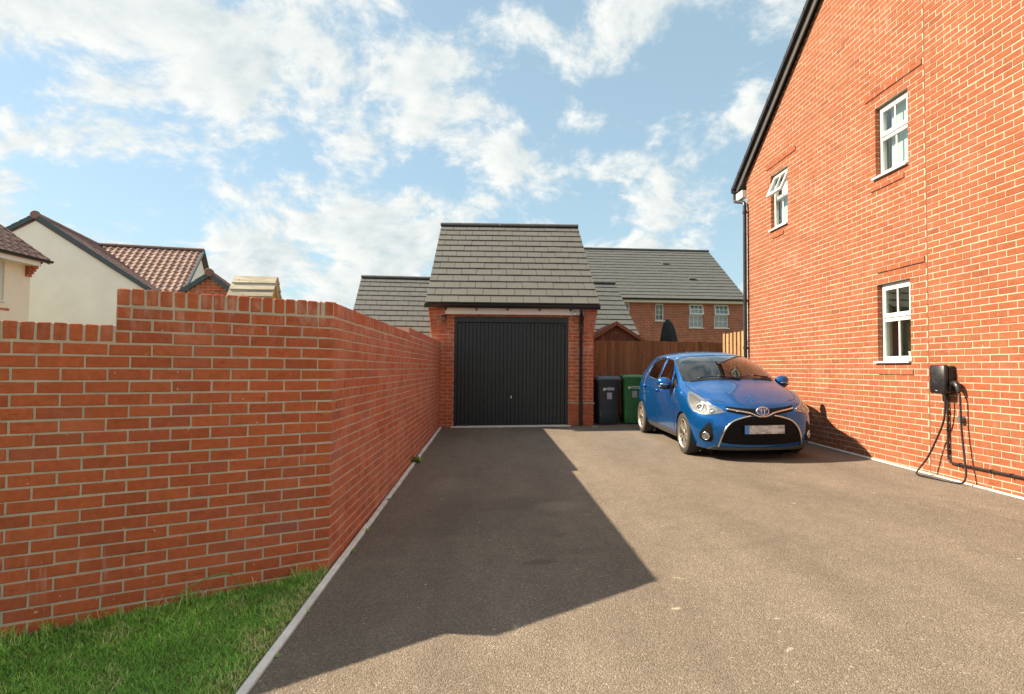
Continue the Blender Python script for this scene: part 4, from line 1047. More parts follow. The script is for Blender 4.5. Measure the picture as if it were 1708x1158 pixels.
# sand coloured house at the far left edge
sd = thing('sand_rendered_house', 'sand rendered house corner with pantile eaves and window at the left edge', 'house', (-15, 14, .26))
XA = -14.98; YA = 19.45; E = 4.86
WA = (17.45, 18.45, 3.42, 4.60)
b = MB()
for (ya, yb, za, zb) in ((9, WA[0], -.3, 4.84), (WA[1], YA, -.3, 4.84), (WA[0], WA[1], -.3, WA[2]), (WA[0], WA[1], WA[3], 4.84)): b.box(XA - .25, XA, ya, yb, za, zb)
b.prism([(XA - .26, YA, -.3), (XA - 7, YA, -.3), (XA - 7, YA, 4.84), (XA - 3.6, YA, 7.4), (XA - .26, YA, 4.84)], (0, -.2, 0)); b.build('wall', MAT['render_b'], sd)
fA = lambda a, v, z: Vector((XA - v, a, z))
def faw(a, v, z): return Vector((XA - v, a, z))
far_window(sd, faw, 0, WA[0], WA[1], WA[2], WA[3], 2, 2, 0, 0, .08)
b = MB(); b.box(XA - .002, XA + .012, 17.2, 18.66, 3.13, 3.20); b.build('brick_band', MAT['brick'], sd)
rs = MB(); rs.prism([(XA + .42, 9, E - .02), (XA - 3.6, 9, 7.78), (XA - 3.6, 9, 7.68), (XA + .42, 9, E - .10)], (0, YA + .12 - 9, 0)); rs.prism([(XA - 3.61, 9, 7.78), (XA - 7.3, 9, E - .02), (XA - 7.3, 9, E - .1), (XA - 3.61, 9, 7.68)], (0, YA + .12 - 9, 0)); rr = rs.build('roof', MAT['pantile'], sd)
up = Vector((-4.02, 0, 2.80)); slope(rr, (XA + .46, 9.05, E - .03), (0, 1, 0), up, YA + .15 - 9.05, up.length, .30, .345, MAT['pantile'], 120, False, 'pan')
for k in range(14):
    t0, t1 = k / 14, (k + 1) / 14; P = lambda t, dz: (XA + .46 - 4.02 * t, YA + .10, E - .03 + 2.8 * t + dz)
    b = MB(); b.prism([P(t0, -.10), P(t1, -.10), P(t1, .07), P(t0, .085)], (0, .10, 0)); b.build('verge_tile', MAT['pantile'], rr)
gutter(sd, (XA + .50, 9, E - .02), (XA + .50, YA + .22, E - .02), .075)
b = MB(); b.box(XA + .38, XA + .41, 9, YA - .15, E - .24, E - .04); b.box(XA + .002, XA + .379, 9, YA - .15, E - .24, E - .22); b.build('fascia_board', MAT['fascia'], sd)
for k in range(6):
    fw = .06 + .065 * k; zc = 4.33 + k * .085
    for h in range(2):
        b = MB(); b.cbox((XA + fw / 2, YA - .11 + h * .115 - .06, zc), (fw, .11, .075), .004); b.build('corbel_brick', MAT['brick'], sd)

# small brick gable behind the garden wall
sg = thing('small_brick_garage', 'small brick garage gable with dark blue verge behind the garden wall', 'garage', (-7.17, 15, .26))
f = frame2((-7.17, 15.0), R(14)); hw2 = 1.75; a_z = 3.74; sl2 = .72
zE = a_z - sl2 * hw2
bb = MB(); bb.prism([f(-hw2 + .1, .006, -.3), f(hw2 - .1, .006, -.3), f(hw2 - .1, .006, zE + .03), f(0, .006, a_z - .05), f(-hw2 + .1, .006, zE + .03)], f(0, 5.2, 0) - f(0, 0, 0)); bb.build('gable_wall', MAT['mortar_house'], sg)
rows = lay(f(-hw2 + .1, 0, 0).to_2d(), R(14), 0, 2 * hw2 - .2, 1.9, 25, .04, ulim=lambda zt_, lo, hi: (max(lo, hw2 - .1 - (a_z - .02 - zt_) / sl2), min(hi, hw2 - .1 + (a_z - .02 - zt_) / sl2)))
place_bricks([r for r in rows if r[3].z > 2.6], sg, MAT['brick'], 300)
for s in (-1, 1):
    P = [f(s * (hw2 + .1), -.06, zE - .06), f(s * (hw2 + .1), 5.3, zE - .06), f(0, 5.3, a_z + .06), f(0, -.06, a_z + .06)]
    rr = slab(sg, P if s > 0 else P[::-1], .06, MAT['pantile'])
    for k in range(6):
        t0, t1 = k / 6, (k + 1) / 6; a0, a1 = s * (hw2 + .12) * (1 - t0), s * (hw2 + .12) * (1 - t1); z0_, z1_ = zE - .07 + (a_z + .13 - zE) * t0, zE - .07 + (a_z + .13 - zE) * t1
        b = MB(); b.prism([f(a0, -.10, z0_ - .10), f(a1, -.10, z1_ - .10), f(a1, -.10, z1_ + .03), f(a0, -.10, z0_ + .045)], f(0, .15, 0) - f(0, 0, 0)); b.build('verge_tile', MAT['verge'], rr)
    up = f(0, 0, a_z + .06) - f(s * (hw2 + .1), 0, zE - .06)
    if s > 0: slope(rr, f(hw2 + .1, .06, zE - .06), f(0, 1, 0) - f(0, 0, 0), up, 5.2, up.length, .30, up.length / 6, MAT['pantile'], 120, False, 'pan')
b = MB(); b.lathe([(0, 0), (.095, 0), (.105, .02), (.105, .14)], 14, Matrix.Translation(f(0, -.13, a_z + .07)) @ Matrix.Rotation(R(14), 4, 'Z') @ Matrix.Rotation(R(-90), 4, 'X')); b.build('ridge_end', MAT['pantile'], sg, auto=40)
ridge_line(sg, f(0, -.02, a_z + .05), f(0, 5.3, a_z + .05), .10, MAT['pantile'], .8)

# timber play tower roof
pt = thing('play_tower', 'weathered timber play tower roof peeping over the garden wall', 'playhouse', (-3.6, 9, .26))
f = frame2((-3.62, 9.0), R(4))
for s in (-1, 1):
    for k in range(4):
        t = k * .105; z1 = 2.835 - t * 1.02; v1 = -t * .62 * (1 if s < 0 else -1)
        P0 = f(-.30 - .012 * k, v1 * 1.0, z1); P1 = f(.32, v1, z1)
        dn = Vector((0, -.075 if s < 0 else .075, -.118)); out = Vector((0, -.012 if s < 0 else .012, .0075)); li = out * 1.3
        b = MB(); b.prism([P0, P1, P1 + dn + li, P0 + dn + li], out * 1.2); b.build('roof_board', MAT['playwood'], pt)
b = MB(); b.prism([f(.255, 0, 2.80), f(.255, -.25, 2.37), f(.255, .25, 2.37)], f(.02, 0, 0) - f(0, 0, 0)); b.build('gable_panel', MAT['playend'], pt)
for s in (-1, 1):
    b = MB(); b.prism([f(.277, 0, 2.84), f(.277, s * .30, 2.33), f(.277, s * .265, 2.30), f(.277, 0, 2.76)], f(.02, 0, 0) - f(0, 0, 0)); b.build('rake_board', MAT['playwood'], pt)
    for q in (-.24, .22):
        b = MB(); p = f(q, s * .20, 0); b.box(p.x - .03, p.x + .03, p.y - .03, p.y + .03, .2, 2.40); b.build('post', MAT['playend'], pt)
b = MB(); p = f(0, -.2, 0); b.box(p.x - .22, p.x + .2, p.y - .012, p.y + .012, 2.2, 2.40); b.build('front_panel', MAT['playend'], pt)

# ------------------------------------------------------------------ the car (local: x across, y from nose to tail, z up)
CX, CY = 3.59, 7.92
car = thing('parked_car', 'metallic blue five-door hatchback parked facing the camera beside the house', 'car', (CX, CY + 2, gz(CX, CY + 2)))
LOCAL.add(car.name); car.scale = (1.022, 1, 1)
car.rotation_euler = (math.atan((gz(CX, CY + 3.3) - gz(CX, CY + .8)) / 2.5), -math.atan((gz(CX + .7, CY + 2) - gz(CX - .7, CY + 2)) / 1.4), 0)
OY = -2.0                                    # shifts the nose forward of the empty
ST_ = [
 # r0,              r1,              r2,              r3,              r4,              r5,              L1,              L2,              L3      as (y, x, z)
 [(.34, .70, .155), (.31, .755, .25), (.29, .785, .42), (.31, .79, .58), (.37, .775, .68), (.47, .735, .79), (.245, .60, .775), (.135, .37, .765), (.10, 0, .765)],
 [(.52, .76, .16), (.52, .805, .26), (.52, .832, .43), (.53, .835, .60), (.57, .815, .735), (.64, .76, .865), (.48, .60, .875), (.40, .37, .885), (.37, 0, .89)],
 [(.80, .77, .17), (.80, .825, .27), (.80, .8475, .45), (.80, .8475, .64), (.85, .825, .79), (.93, .775, .925), (.77, .62, .96), (.70, .37, .98), (.67, 0, .985)],
 [(1.14, .755, .18), (1.14, .805, .27), (1.14, .828, .46), (1.14, .838, .66), (1.16, .825, .83), (1.20, .785, .955), (1.06, .69, 1.01), (.97, .40, 1.04), (.93, 0, 1.045)],
 [(1.50, .745, .18), (1.50, .80, .27), (1.50, .825, .46), (1.50, .84, .68), (1.48, .828, .85), (1.50, .795, .97), (1.43, .685, 1.205), (1.32, .39, 1.262), (1.28, 0, 1.275)],
 [(1.92, .745, .18), (1.92, .80, .27), (1.92, .825, .46), (1.92, .842, .69), (1.92, .832, .87), (1.94, .80, .985), (1.89, .625, 1.395), (1.74, .37, 1.445), (1.70, 0, 1.455)],
 [(2.40, .745, .18), (2.40, .80, .27), (2.40, .825, .46), (2.40, .845, .69), (2.40, .833, .89), (2.40, .80, 1.005), (2.42, .59, 1.445), (2.38, .35, 1.50), (2.36, 0, 1.512)],
 [(2.90, .745, .19), (2.90, .805, .28), (2.90, .832, .47), (2.90, .8475, .69), (2.90, .83, .90), (2.90, .79, 1.035), (2.90, .58, 1.44), (2.90, .34, 1.492), (2.90, 0, 1.503)],
 [(3.32, .76, .20), (3.32, .815, .30), (3.32, .84, .48), (3.32, .84, .70), (3.32, .815, .92), (3.30, .755, 1.10), (3.29, .57, 1.405), (3.36, .335, 1.46), (3.38, 0, 1.47)],
 [(3.62, .73, .22), (3.62, .775, .32), (3.62, .80, .49), (3.62, .80, .72), (3.60, .78, .94), (3.54, .715, 1.13), (3.50, .555, 1.34), (3.62, .33, 1.39), (3.65, 0, 1.40)],
 [(3.78, .60, .24), (3.82, .66, .33), (3.86, .69, .50), (3.85, .69, .74), (3.80, .68, .96), (3.70, .64, 1.13), (3.70, .53, 1.16), (3.79, .32, 1.19), (3.82, 0, 1.20)],
]
FRONT = [  # rows r0..r4, columns c1,c2,c3 as (y, x, z)
 [(.165, .60, .15), (.095, .37, .15), (.075, 0, .15)], [(.135, .62, .245), (.06, .38, .245), (.04, 0, .245)], [(.10, .62, .42), (.02, .38, .42), (.0, 0, .42)],
 [(.12, .62, .58), (.045, .38, .585), (.02, 0, .59)], [(.16, .62, .685), (.075, .38, .69), (.045, 0, .695)]]
REAR = [
 [(3.86, .45, .25), (3.89, .3, .25), (3.90, 0, .25)], [(3.91, .48, .34), (3.93, .3, .34), (3.94, 0, .34)], [(3.93, .48, .52), (3.95, .3, .52), (3.955, 0, .52)],
 [(3.92, .48, .75), (3.935, .3, .75), (3.94, 0, .75)], [(3.87, .48, .98), (3.90, .3, .99), (3.91, 0, .99)]]
verts = []; vmap = {}
def vid(p, s):
    q = (round(s * p[1], 5) + 0.0, round(p[0], 5), round(p[2], 5))
    if q not in vmap: vmap[q] = len(verts); verts.append(q)
    return vmap[q]
faces = []; creases = {}
def quad(a, b_, c, d):
    for s in (1, -1):
        ids = [vid(p, s) for p in (a, b_, c, d)]
        faces.append(tuple(ids) if s > 0 else tuple(reversed(ids)))
def crease(a, b_, w):
    for s in (1, -1):
        i, j = vid(a, s), vid(b_, s); creases[(min(i, j), max(i, j))] = w
NS = len(ST_)
for k in range(NS - 1):
    A, B_ = ST_[k], ST_[k + 1]
    for r in range(8): quad(A[r], B_[r], B_[r + 1], A[r + 1])
    crease(A[5], B_[5], .35 if k >= 2 else .2); crease(A[4], B_[4], .25); crease(A[0], B_[0], .6)
    if 3 <= k <= 8: crease(A[6], B_[6], .38)
for r in range(5):
    top = ST_[0][5:9] if r == 4 else [ST_[0][r + 1]] + FRONT[r + 1]
    bot = [ST_[0][r]] + FRONT[r]
    for c in range(3): quad(bot[c], top[c], top[c + 1], bot[c + 1]) if False else quad(bot[c + 1], bot[c], top[c], top[c + 1])
    top = ST_[-1][5:9] if r == 4 else [ST_[-1][r + 1]] + REAR[r + 1]
    bot = [ST_[-1][r]] + REAR[r]
    for c in range(3): quad(bot[c], bot[c + 1], top[c + 1], top[c])
for c in range(3): crease(ST_[0][5 + c], ST_[0][6 + c], .35)
me = bpy.data.meshes.new('cage'); me.from_pydata(verts, [], faces); me.update()
ca = me.attributes.new('crease_edge', 'FLOAT', 'EDGE')
for e in me.edges:
    k = (min(e.vertices), max(e.vertices)); ca.data[e.index].value = creases.get(k, 0.0)
cage = bpy.data.objects.new('cage', me); COL.objects.link(cage)
sm = cage.modifiers.new('s', 'SUBSURF'); sm.levels = 4; sm.render_levels = 4
dg_ = bpy.context.evaluated_depsgraph_get(); bodyme = bpy.data.meshes.new_from_object(cage.evaluated_get(dg_))
bpy.data.objects.remove(cage)
bm = bmesh.new(); bm.from_mesh(bodyme); bmesh.ops.recalc_face_normals(bm, faces=bm.faces)
bm.faces.ensure_lookup_table()
tp = max(bm.faces, key=lambda q: q.calc_center_median().z)
if tp.normal.z < 0: bmesh.ops.reverse_faces(bm, faces=bm.faces)
bm.normal_update()
BV = BVHTree.FromBMesh(bm)
bmesh.ops.delete(bm, geom=[q for q in bm.faces if q.calc_center_median().x < 0], context='FACES')

def inpoly(p, poly):
    c = False; n = len(poly)
    for i in range(n):
        (x1, y1), (x2, y2) = poly[i], poly[i - 1]
        if (y1 > p[1]) != (y2 > p[1]) and p[0] < (x2 - x1) * (p[1] - y1) / (y2 - y1) + x1: c = not c
    return c
def cut(poly, mode, filt):
    ax = (1, 2) if mode == 'side' else (0, 2)
    lo = [min(p[i] for p in poly) - .02 for i in (0, 1)]; hi = [max(p[i] for p in poly) + .02 for i in (0, 1)]
    def cand():
        out = []
        for q in bm.faces:
            c = q.calc_center_median()
            if filt(c, q.normal) and lo[0] - .05 < c[ax[0]] < hi[0] + .05 and lo[1] - .05 < c[ax[1]] < hi[1] + .05: out.append(q)
        return out
    for i in range(len(poly)):
        p, q = poly[i], poly[(i + 1) % len(poly)]
        no = Vector((0, 0, 0)); no[ax[0]] = -(q[1] - p[1]); no[ax[1]] = q[0] - p[0]
        co = Vector((0, 0, 0)); co[ax[0]] = p[0]; co[ax[1]] = p[1]
        # only the faces near this edge
        m0 = [min(p[j], q[j]) - .03 for j in (0, 1)]; m1 = [max(p[j], q[j]) + .03 for j in (0, 1)]
        fs = []
        for fc in bm.faces:
            c = fc.calc_center_median()
            if m0[0] - .02 < c[ax[0]] < m1[0] + .02 and m0[1] - .02 < c[ax[1]] < m1[1] + .02 and filt(c, fc.normal): fs.append(fc)
        geom = list({v for fc in fs for v in fc.verts}) + list({e for fc in fs for e in fc.edges}) + fs
        bmesh.ops.bisect_plane(bm, geom=geom, dist=1e-5, plane_co=co, plane_no=no.normalized())
    bm.normal_update()
    return [q for q in bm.faces if filt(q.calc_center_median(), q.normal) and inpoly((q.calc_center_median()[ax[0]], q.calc_center_median()[ax[1]]), poly)]
SIDE = lambda c, n: c.x > .3 and n.x > .25
FRNT = lambda c, n: .7 < c.y < 2.1 and c.z > .95
REARF = lambda c, n: c.y > 3.3 and n.y > .2 and c.z > .9
def rounded(poly, r=.03, n=4):
    out = []; m = len(poly)
    for i in range(m):
        p = Vector(poly[i]); a = (Vector(poly[i - 1]) - p); b_ = (Vector(poly[(i + 1) % m]) - p)
        k = min(r, a.length * .45, b_.length * .45); p0 = p + a.normalized() * k; p1 = p + b_.normalized() * k
        for j in range(n + 1):
            t = j / n; q = (1 - t) ** 2 * p0 + 2 * t * (1 - t) * p + t * t * p1; out.append((q.x, q.y))
    return out
WIN_F = rounded([(1.52, 1.005), (2.215, 1.03), (2.235, 1.395), (2.00, 1.385), (1.80, 1.325), (1.64, 1.215)], .035)
WIN_Q = rounded([(1.24, .995), (1.475, 1.003), (1.575, 1.18), (1.52, 1.17)], .02)
WIN_R = rounded([(2.315, 1.035), (2.90, 1.075), (3.05, 1.13), (3.015, 1.28), (2.90, 1.375), (2.70, 1.40), (2.335, 1.398)], .035)
ws_half = [(0, 1.075), (.36, 1.066), (.64, 1.035), (.693, 1.045), (.672, 1.18), (.625, 1.33), (.590, 1.392), (.36, 1.425), (0, 1.438)]
arch = lambda cy: [(cy + .338 * math.cos(a), .285 + .338 * math.sin(a)) for a in np.linspace(-.5, math.pi + .5, 26)] + [(cy - .30, .10), (cy + .30, .10)]
REARW = rounded([(0, 1.22), (.46, 1.19), (.47, 1.33), (0, 1.37)], .03)
def pull(fs):
    """copy faces out to arrays and delete them from the body"""
    vi = {}; V = []; F = []
    for q in fs:
        t = []
        for v in q.verts:
            if v not in vi: vi[v] = len(V); V.append(v.co.copy())
            t.append(vi[v])
        F.append(t)
    bmesh.ops.delete(bm, geom=fs, context='FACES'); return V, F
for cy_ in (.80, 3.31):
    fs = cut(arch(cy_), 'side', lambda c, n: c.x > .45 and n.x > .1 and c.z < .72); bmesh.ops.delete(bm, geom=fs, context='FACES')
winF = pull(cut(WIN_F, 'side', SIDE)); winQ = pull(cut(WIN_Q, 'side', SIDE)); winR = pull(cut(WIN_R, 'side', SIDE))
wsc = pull(cut(ws_half, 'front', FRNT))
fl_rear = [q for q in bm.faces if REARF(q.calc_center_median(), q.normal) and inpoly((q.calc_center_median().x, q.calc_center_median().z), [(-.01, 1.2), (.47, 1.18), (.47, 1.34), (-.01, 1.37)])]
rearw = pull(fl_rear)
bmesh.ops.delete(bm, geom=[v for v in bm.verts if not v.link_faces], context='VERTS')
# mirror and finish
def mirrored(V, F):
    n = len(V); V2 = [Vector((-p.x, p.y, p.z)) for p in V]
    return list(V) + V2, [list(t) for t in F] + [[i + n for i in reversed(t)] for t in F]
bm.verts.index_update(); V = [v.co.copy() for v in bm.verts]; F = [[v.index for v in q.verts] for q in bm.faces]; bm.free()
def carmesh(name, V, F, mat, parent=car, weld=True, thick=0.0, smooth=True):
    b2 = bmesh.new(); vs_ = [b2.verts.new((p[0], p[1] + OY, p[2])) for p in V]
    for t in F:
        try: b2.faces.new([vs_[i] for i in t])
        except ValueError: pass
    if weld: bmesh.ops.remove_doubles(b2, verts=b2.verts, dist=.0006)
    b2.normal_update()
    m_ = bpy.data.meshes.new(name); b2.to_mesh(m_); b2.free()
    if smooth: m_.shade_smooth()
    m_.materials.append(mat); o = link(name, m_, parent)
    if thick:
        md = o.modifiers.new('thickness', 'SOLIDIFY'); md.thickness = thick; md.offset = -1
    return o
Vm, Fm = mirrored(V, F)
body = carmesh('body', Vm, Fm, MAT['paint'], thick=.012)
def mirror_x(V): return [Vector((-p[0], p[1], p[2])) for p in V]
for s in (-1, 1):
    for (wv, nm, mt) in ((winF, 'side_window', 'car_glass_dark'), (winQ, 'quarter_window', 'car_glass_dark'), (winR, 'side_window', 'car_glass_dark')):
        Vx = wv[0] if s > 0 else mirror_x(wv[0]); Fx = wv[1] if s > 0 else [t[::-1] for t in wv[1]]
        carmesh(nm, [p * 1.0 - Vector((s * .006, 0, 0)) for p in Vx], Fx, MAT[mt])
a, c = mirrored(*wsc); carmesh('windscreen', [p + Vector((0, .004, -.004)) for p in a], c, MAT['car_glass'])
a, c = mirrored(*rearw); carmesh('rear_window', a, c, MAT['car_glass_dark'])

def shoot(o, d):
    h = BV.ray_cast(Vector(o), Vector(d).normalized(), 6.0)
    return h[0], h[1]
def projector(mode, s=1):
    if mode == 'side':
        def P(u, w):
            p, n = shoot((1.6, u, w), (-1, 0, 0)); return p, n
    elif mode == 'front':
        def P(u, w):
            p, n = shoot((u, -1.5, w), (0, 1, 0)); return p, n
    elif mode == 'top':
        def P(u, w):
            p, n = shoot((u, w, 2.5), (0, 0, -1)); return p, n
    elif mode == 'corner':           # oblique view of the front corner: u = .643*y + .766*x
        def P(u, w):
            base = Vector((.766 * u, .643 * u, w)); d = Vector((-.643, .766, 0)); p, n = shoot(base - d * 2, d); return p, n
    elif mode == 'rearcorner':
        def P(u, w):
            base = Vector((.766 * u, 3.95 - .643 * u, w)); d = Vector((-.643, -.766, 0)); p, n = shoot(base - d * 2, d); return p, n
    def Q(u, w):
        p, n = P(u, w)
        if p is None: return None, None
        if n.dot(Vector((p.x, p.y - 2, p.z - .6))) < 0: n = -n
        if s < 0: p = Vector((-p.x, p.y, p.z)); n = Vector((-n.x, n.y, n.z))
        return p, n
    return Q
def patch(name, poly, mode, mat, s=1, lift=.004, sink=.006, step=.02, parent=car, rnd=.0):
    Q = projector(mode, s)
    if rnd: poly = rounded(poly, rnd)
    out = []
    for i in range(len(poly)):
        p, q = Vector(poly[i]), Vector(poly[(i + 1) % len(poly)]); n = max(1, int((q - p).length / step))
        out += [p + (q - p) * k / n for k in range(n)]
    n0 = len(out); x0, x1 = min(p.x for p in out), max(p.x for p in out); y0, y1 = min(p.y for p in out), max(p.y for p in out)
    pts = list(out); pl = [(p.x, p.y) for p in out]
    x = x0 + step / 2
    while x < x1:
        y = y0 + step / 2
        while y < y1:
            if inpoly((x, y), pl) and min((Vector((x, y)) - p).length for p in out) > step * .45: pts.append(Vector((x, y)))
            y += step
        x += step
    r = delaunay_2d_cdt(pts, [(i, (i + 1) % n0) for i in range(n0)], [list(range(n0))], 1, 1e-6)
    V, Nn = [], []; bad = set()
    for i, p in enumerate(r[0]):
        a_, b_ = Q(p.x, p.y)
        if a_ is None: bad.add(i); a_, b_ = Vector((0, 0, 0)), Vector((0, 0, 1))
        V.append(a_ + b_ * lift); Nn.append(b_)
    F = []
    for t in r[2]:
        if bad & set(t): continue
        nn = (V[t[1]] - V[t[0]]).cross(V[t[2]] - V[t[0]]); F.append(list(t) if nn.dot(Nn[t[0]]) > 0 else list(t)[::-1])
    # rim
    ec = {}
    for t in F:
        for i in range(len(t)): k = (t[i], t[(i + 1) % len(t)]); ec[k] = 1
    lowmap = {}
    for (i, j) in list(ec):
        if (j, i) not in ec:
            for q in (i, j):
                if q not in lowmap: lowmap[q] = len(V); V.append(V[q] - Nn[q] * (lift + sink))
            F.append([j, i, lowmap[i], lowmap[j]])
    o = carmesh(name, V, F, mat, parent, weld=False); o.data.set_sharp_from_angle(angle=R(50)); return o
def strip(name, pts, mode, mat, r=.010, s=1, lift=.004, n=8, parent=car, both=False, flat=1.0):
    Q = projector(mode, s); path = []
    for p in spl([(q[0], q[1], 0) for q in pts], n):
        a_, b_ = Q(p.x, p.y)
        if a_ is not None: path.append(a_ + b_ * lift + Vector((0, OY, 0)))
    b = MB(); b.tube(path, r, 8); return b.build(name, mat, parent, smooth=True)

for s in (-1, 1):
    # headlight: dark bezel, bright reflector, projector ring and clear cover
    HL = [(.415, .662), (.56, .725), (.72, .798), (.90, .868), (1.035, .905), (1.06, .885), (1.02, .79), (.95, .712), (.86, .655), (.70, .618), (.55, .632)]
    h = patch('headlight', HL, 'corner', MAT['reflector'], s, .004, .006, .022, rnd=.02)
    Q = projector('corner', s)
    patch('headlight_bezel', [(.80, .80), (.90, .85), (1.02, .89), (1.04, .875), (.99, .79), (.90, .735)], 'corner', MAT['lip'], s, .007, .004, .03, h, rnd=.02)
    patch('bulb_surround', [(.69, .635), (.80, .655), (.885, .70), (.90, .76), (.82, .79), (.70, .755), (.65, .69)], 'corner', MAT['lip'], s, .008, .004, .03, h, rnd=.03)
    for (u, w, rr_, nm, mt) in ((.775, .715, .058, 'projector_lamp', 'chrome'), (.775, .715, .040, 'projector_bulb', 'trim'), (.60, .672, .030, 'side_lamp', 'chrome')):
        p, n = Q(u, w); M = Matrix.Translation(p + Vector((0, OY, 0)) + n * .006) @ n.to_track_quat('Z', 'Y').to_matrix().to_4x4()
        b = MB(); b.lathe([(rr_, 0), (rr_, .012), (rr_ * .86, .016), (rr_ * .80, .006), (0, .010 if nm == 'projector_bulb' else .002)], 20, M); b.build(nm, MAT[mt], h, smooth=True)
    strip('headlight_strip', [(.46, .690), (.62, .745), (.80, .79)], 'corner', MAT['chrome'], .007, s, .008, parent=h)
    patch('headlight_cover', HL, 'corner', MAT['lens'], s, .022, .0, .03, h, rnd=.02)
    # fog lamp pod
    fp_ = patch('fog_lamp', [(.60, .525), (.63, .515), (.765, .375), (.775, .30), (.71, .255), (.595, .26), (.565, .31), (.575, .44)], 'corner', MAT['grille'], s, .004, .006, .025, rnd=.02)
    p, n = Q(.668, .335); M = Matrix.Translation(p + Vector((0, OY, 0)) + n * .002) @ n.to_track_quat('Z', 'Y').to_matrix().to_4x4()
    b = MB(); b.lathe([(.056, 0), (.056, .012), (.048, .015), (.044, .004)], 22, M); b.build('fog_lamp_ring', MAT['chrome'], fp_, smooth=True)
    b = MB(); b.lathe([(.044, .004), (.03, .012), (0, .016)], 20, M); b.build('fog_lamp_lens', MAT['reflector'], fp_, smooth=True)
    # upper grille band with bright bar
    patch('upper_grille', [(.05, .702), (.20, .710), (.32, .722), (.445, .738), (.445, .668), (.33, .645), (.20, .620), (.05, .605)], 'front', MAT['grille'], s, .004, .006, .02)
    strip('grille_bar', [(.0, .600), (.05, .603), (.10, .622), (.16, .648), (.25, .667), (.34, .682), (.44, .700)], 'front', MAT['chrome'], .0125, s, .010)
    # bright outline of the big lower grille
    strip('grille_outline', [(.155, .612), (.26, .588), (.38, .545), (.46, .47), (.505, .385), (.535, .28), (.55, .195)], 'front', MAT['chrome'], .0125, s, .012)
    # side seams
    for seam in ([(1.27, .945), (1.22, .80), (1.20, .60), (1.235, .42), (1.26, .27)], [(2.275, 1.06), (2.27, .80), (2.26, .5), (2.27, .27)], [(3.12, 1.15), (3.09, .95), (2.99, .72), (2.90, .56), (2.87, .36), (2.83, .28)], [(1.26, .285), (1.8, .285), (2.4, .287), (2.84, .29)]):
        strip('panel_gap', seam, 'side', MAT['trim'], .0055, s, -.002, parent=body)
    # pillar trims between windows
    patch('door_pillar', [(2.222, 1.032), (2.31, 1.037), (2.33, 1.398), (2.243, 1.394)], 'side', MAT['trim'], s, .003, .006, .03)
    strip('window_trim', [(1.24, .985), (1.7, .998), (2.25, 1.022), (2.75, 1.05), (3.07, 1.12)], 'side', MAT['trim'], .006, s, .002)
    strip('window_rim', [(2.31, 1.404), (2.7, 1.408), (2.91, 1.384), (3.03, 1.288), (3.07, 1.13)], 'side', MAT['chrome'], .005, s, .002)
    # handles
    for (hy, hz) in ((2.12, .865), (2.98, .905)):
        Qs = projector('side', s); p, n = Qs(hy, hz); b = MB(); b.tube([p + Vector((s * k, dy + OY, dz)) for k, dy, dz in ((.004, -.10, 0), (.030, -.075, .004), (.034, 0, .006), (.030, .075, .004), (.004, .10, 0))], [.010, .014, .015, .014, .010], 10); b.build('door_handle', MAT['paint'], car, smooth=True)
        patch('handle_recess', [(hy - .05, hz - .035), (hy + .06, hz - .035), (hy + .06, hz + .03), (hy - .05, hz + .03)], 'side', MAT['paint'], s, .001, .004, .03, body, rnd=.02)
    # sill trim and wheel-well liner
    patch('sill_trim', [(1.16, .185), (2.96, .20), (2.95, .275), (1.17, .265)], 'side', MAT['lip'], s, .004, .006, .05)
    for cy_ in (.80, 3.31):
        b = MB(); n = 20; V = []
        for x in (.50, .818):
            for k in range(n + 1):
                a_ = -.35 + (math.pi + .7) * k / n; V.append((s * x, cy_ + OY + .345 * math.cos(a_), .285 + .345 * math.sin(a_)))
        b.add(V, [(k, k + 1, n + 2 + k, n + 1 + k) for k in range(n)]); b.add([(s * .50, cy_ + OY + .36 * math.cos(a_), .285 + .36 * math.sin(a_)) for a_ in np.linspace(0, 6.28, 20)[:-1]], [tuple(range(19))]); b.build('wheel_liner', MAT['dark'], car, smooth=True)
    # mirror
    b = MB(); V = []; seg = 14
    secs = [(.815, .035, .045, 0), (.85, .065, .072, .004), (.91, .080, .086, .008), (.975, .074, .076, .012), (1.01, .042, .046, .014), (1.018, .0, .0, .014)]
    for (x, ry_, rz2, dz) in secs:
        for k in range(seg):
            a_ = 2 * math.pi * k / seg; V.append((s * x, 1.40 + ry_ * math.cos(a_) * 1.1 + OY + (x - .86) * .15, 1.01 + dz + rz2 * math.sin(a_)))
    Fq = [(i * seg + k, i * seg + (k + 1) % seg, (i + 1) * seg + (k + 1) % seg, (i + 1) * seg + k) for i in range(len(secs) - 1) for k in range(seg)]
    b.add(V, Fq if s > 0 else [t[::-1] for t in Fq]); mir = b.build('door_mirror', MAT['paint'], car, smooth=True)
    b = MB(); b.tube([(s * .78, 1.35 + OY, .965), (s * .82, 1.37 + OY, .965), (s * .87, 1.40 + OY, .97)], [.04, .034, .03], 10); b.build('mirror_foot', MAT['trim'], mir, smooth=True)
    patch('mirror_base', [(1.20, .955), (1.42, .965), (1.42, 1.09), (1.30, 1.02)], 'side', MAT['trim'], s, .006, .006, .03, rnd=.015)
    b = MB(); b.tube([(s * .86, 1.318 + OY, .99), (s * .985, 1.345 + OY, 1.0)], .009, 8); b.build('mirror_indicator', MAT['reflector'], mir, smooth=True)
    b = MB(); b.tube([(s * .84, 1.38 + OY, .945), (s * .92, 1.38 + OY, .940), (s * 1.0, 1.41 + OY, .96)], [.03, .035, .02], 8); b.build('mirror_underside', MAT['trim'], mir, smooth=True)
    patch('tail_lamp', [(.30, .78), (.62, .80), (.70, 1.0), (.66, 1.1), (.42, 1.02)], 'rearcorner', MAT['redlens'], s, .006, .006, .03, rnd=.02)
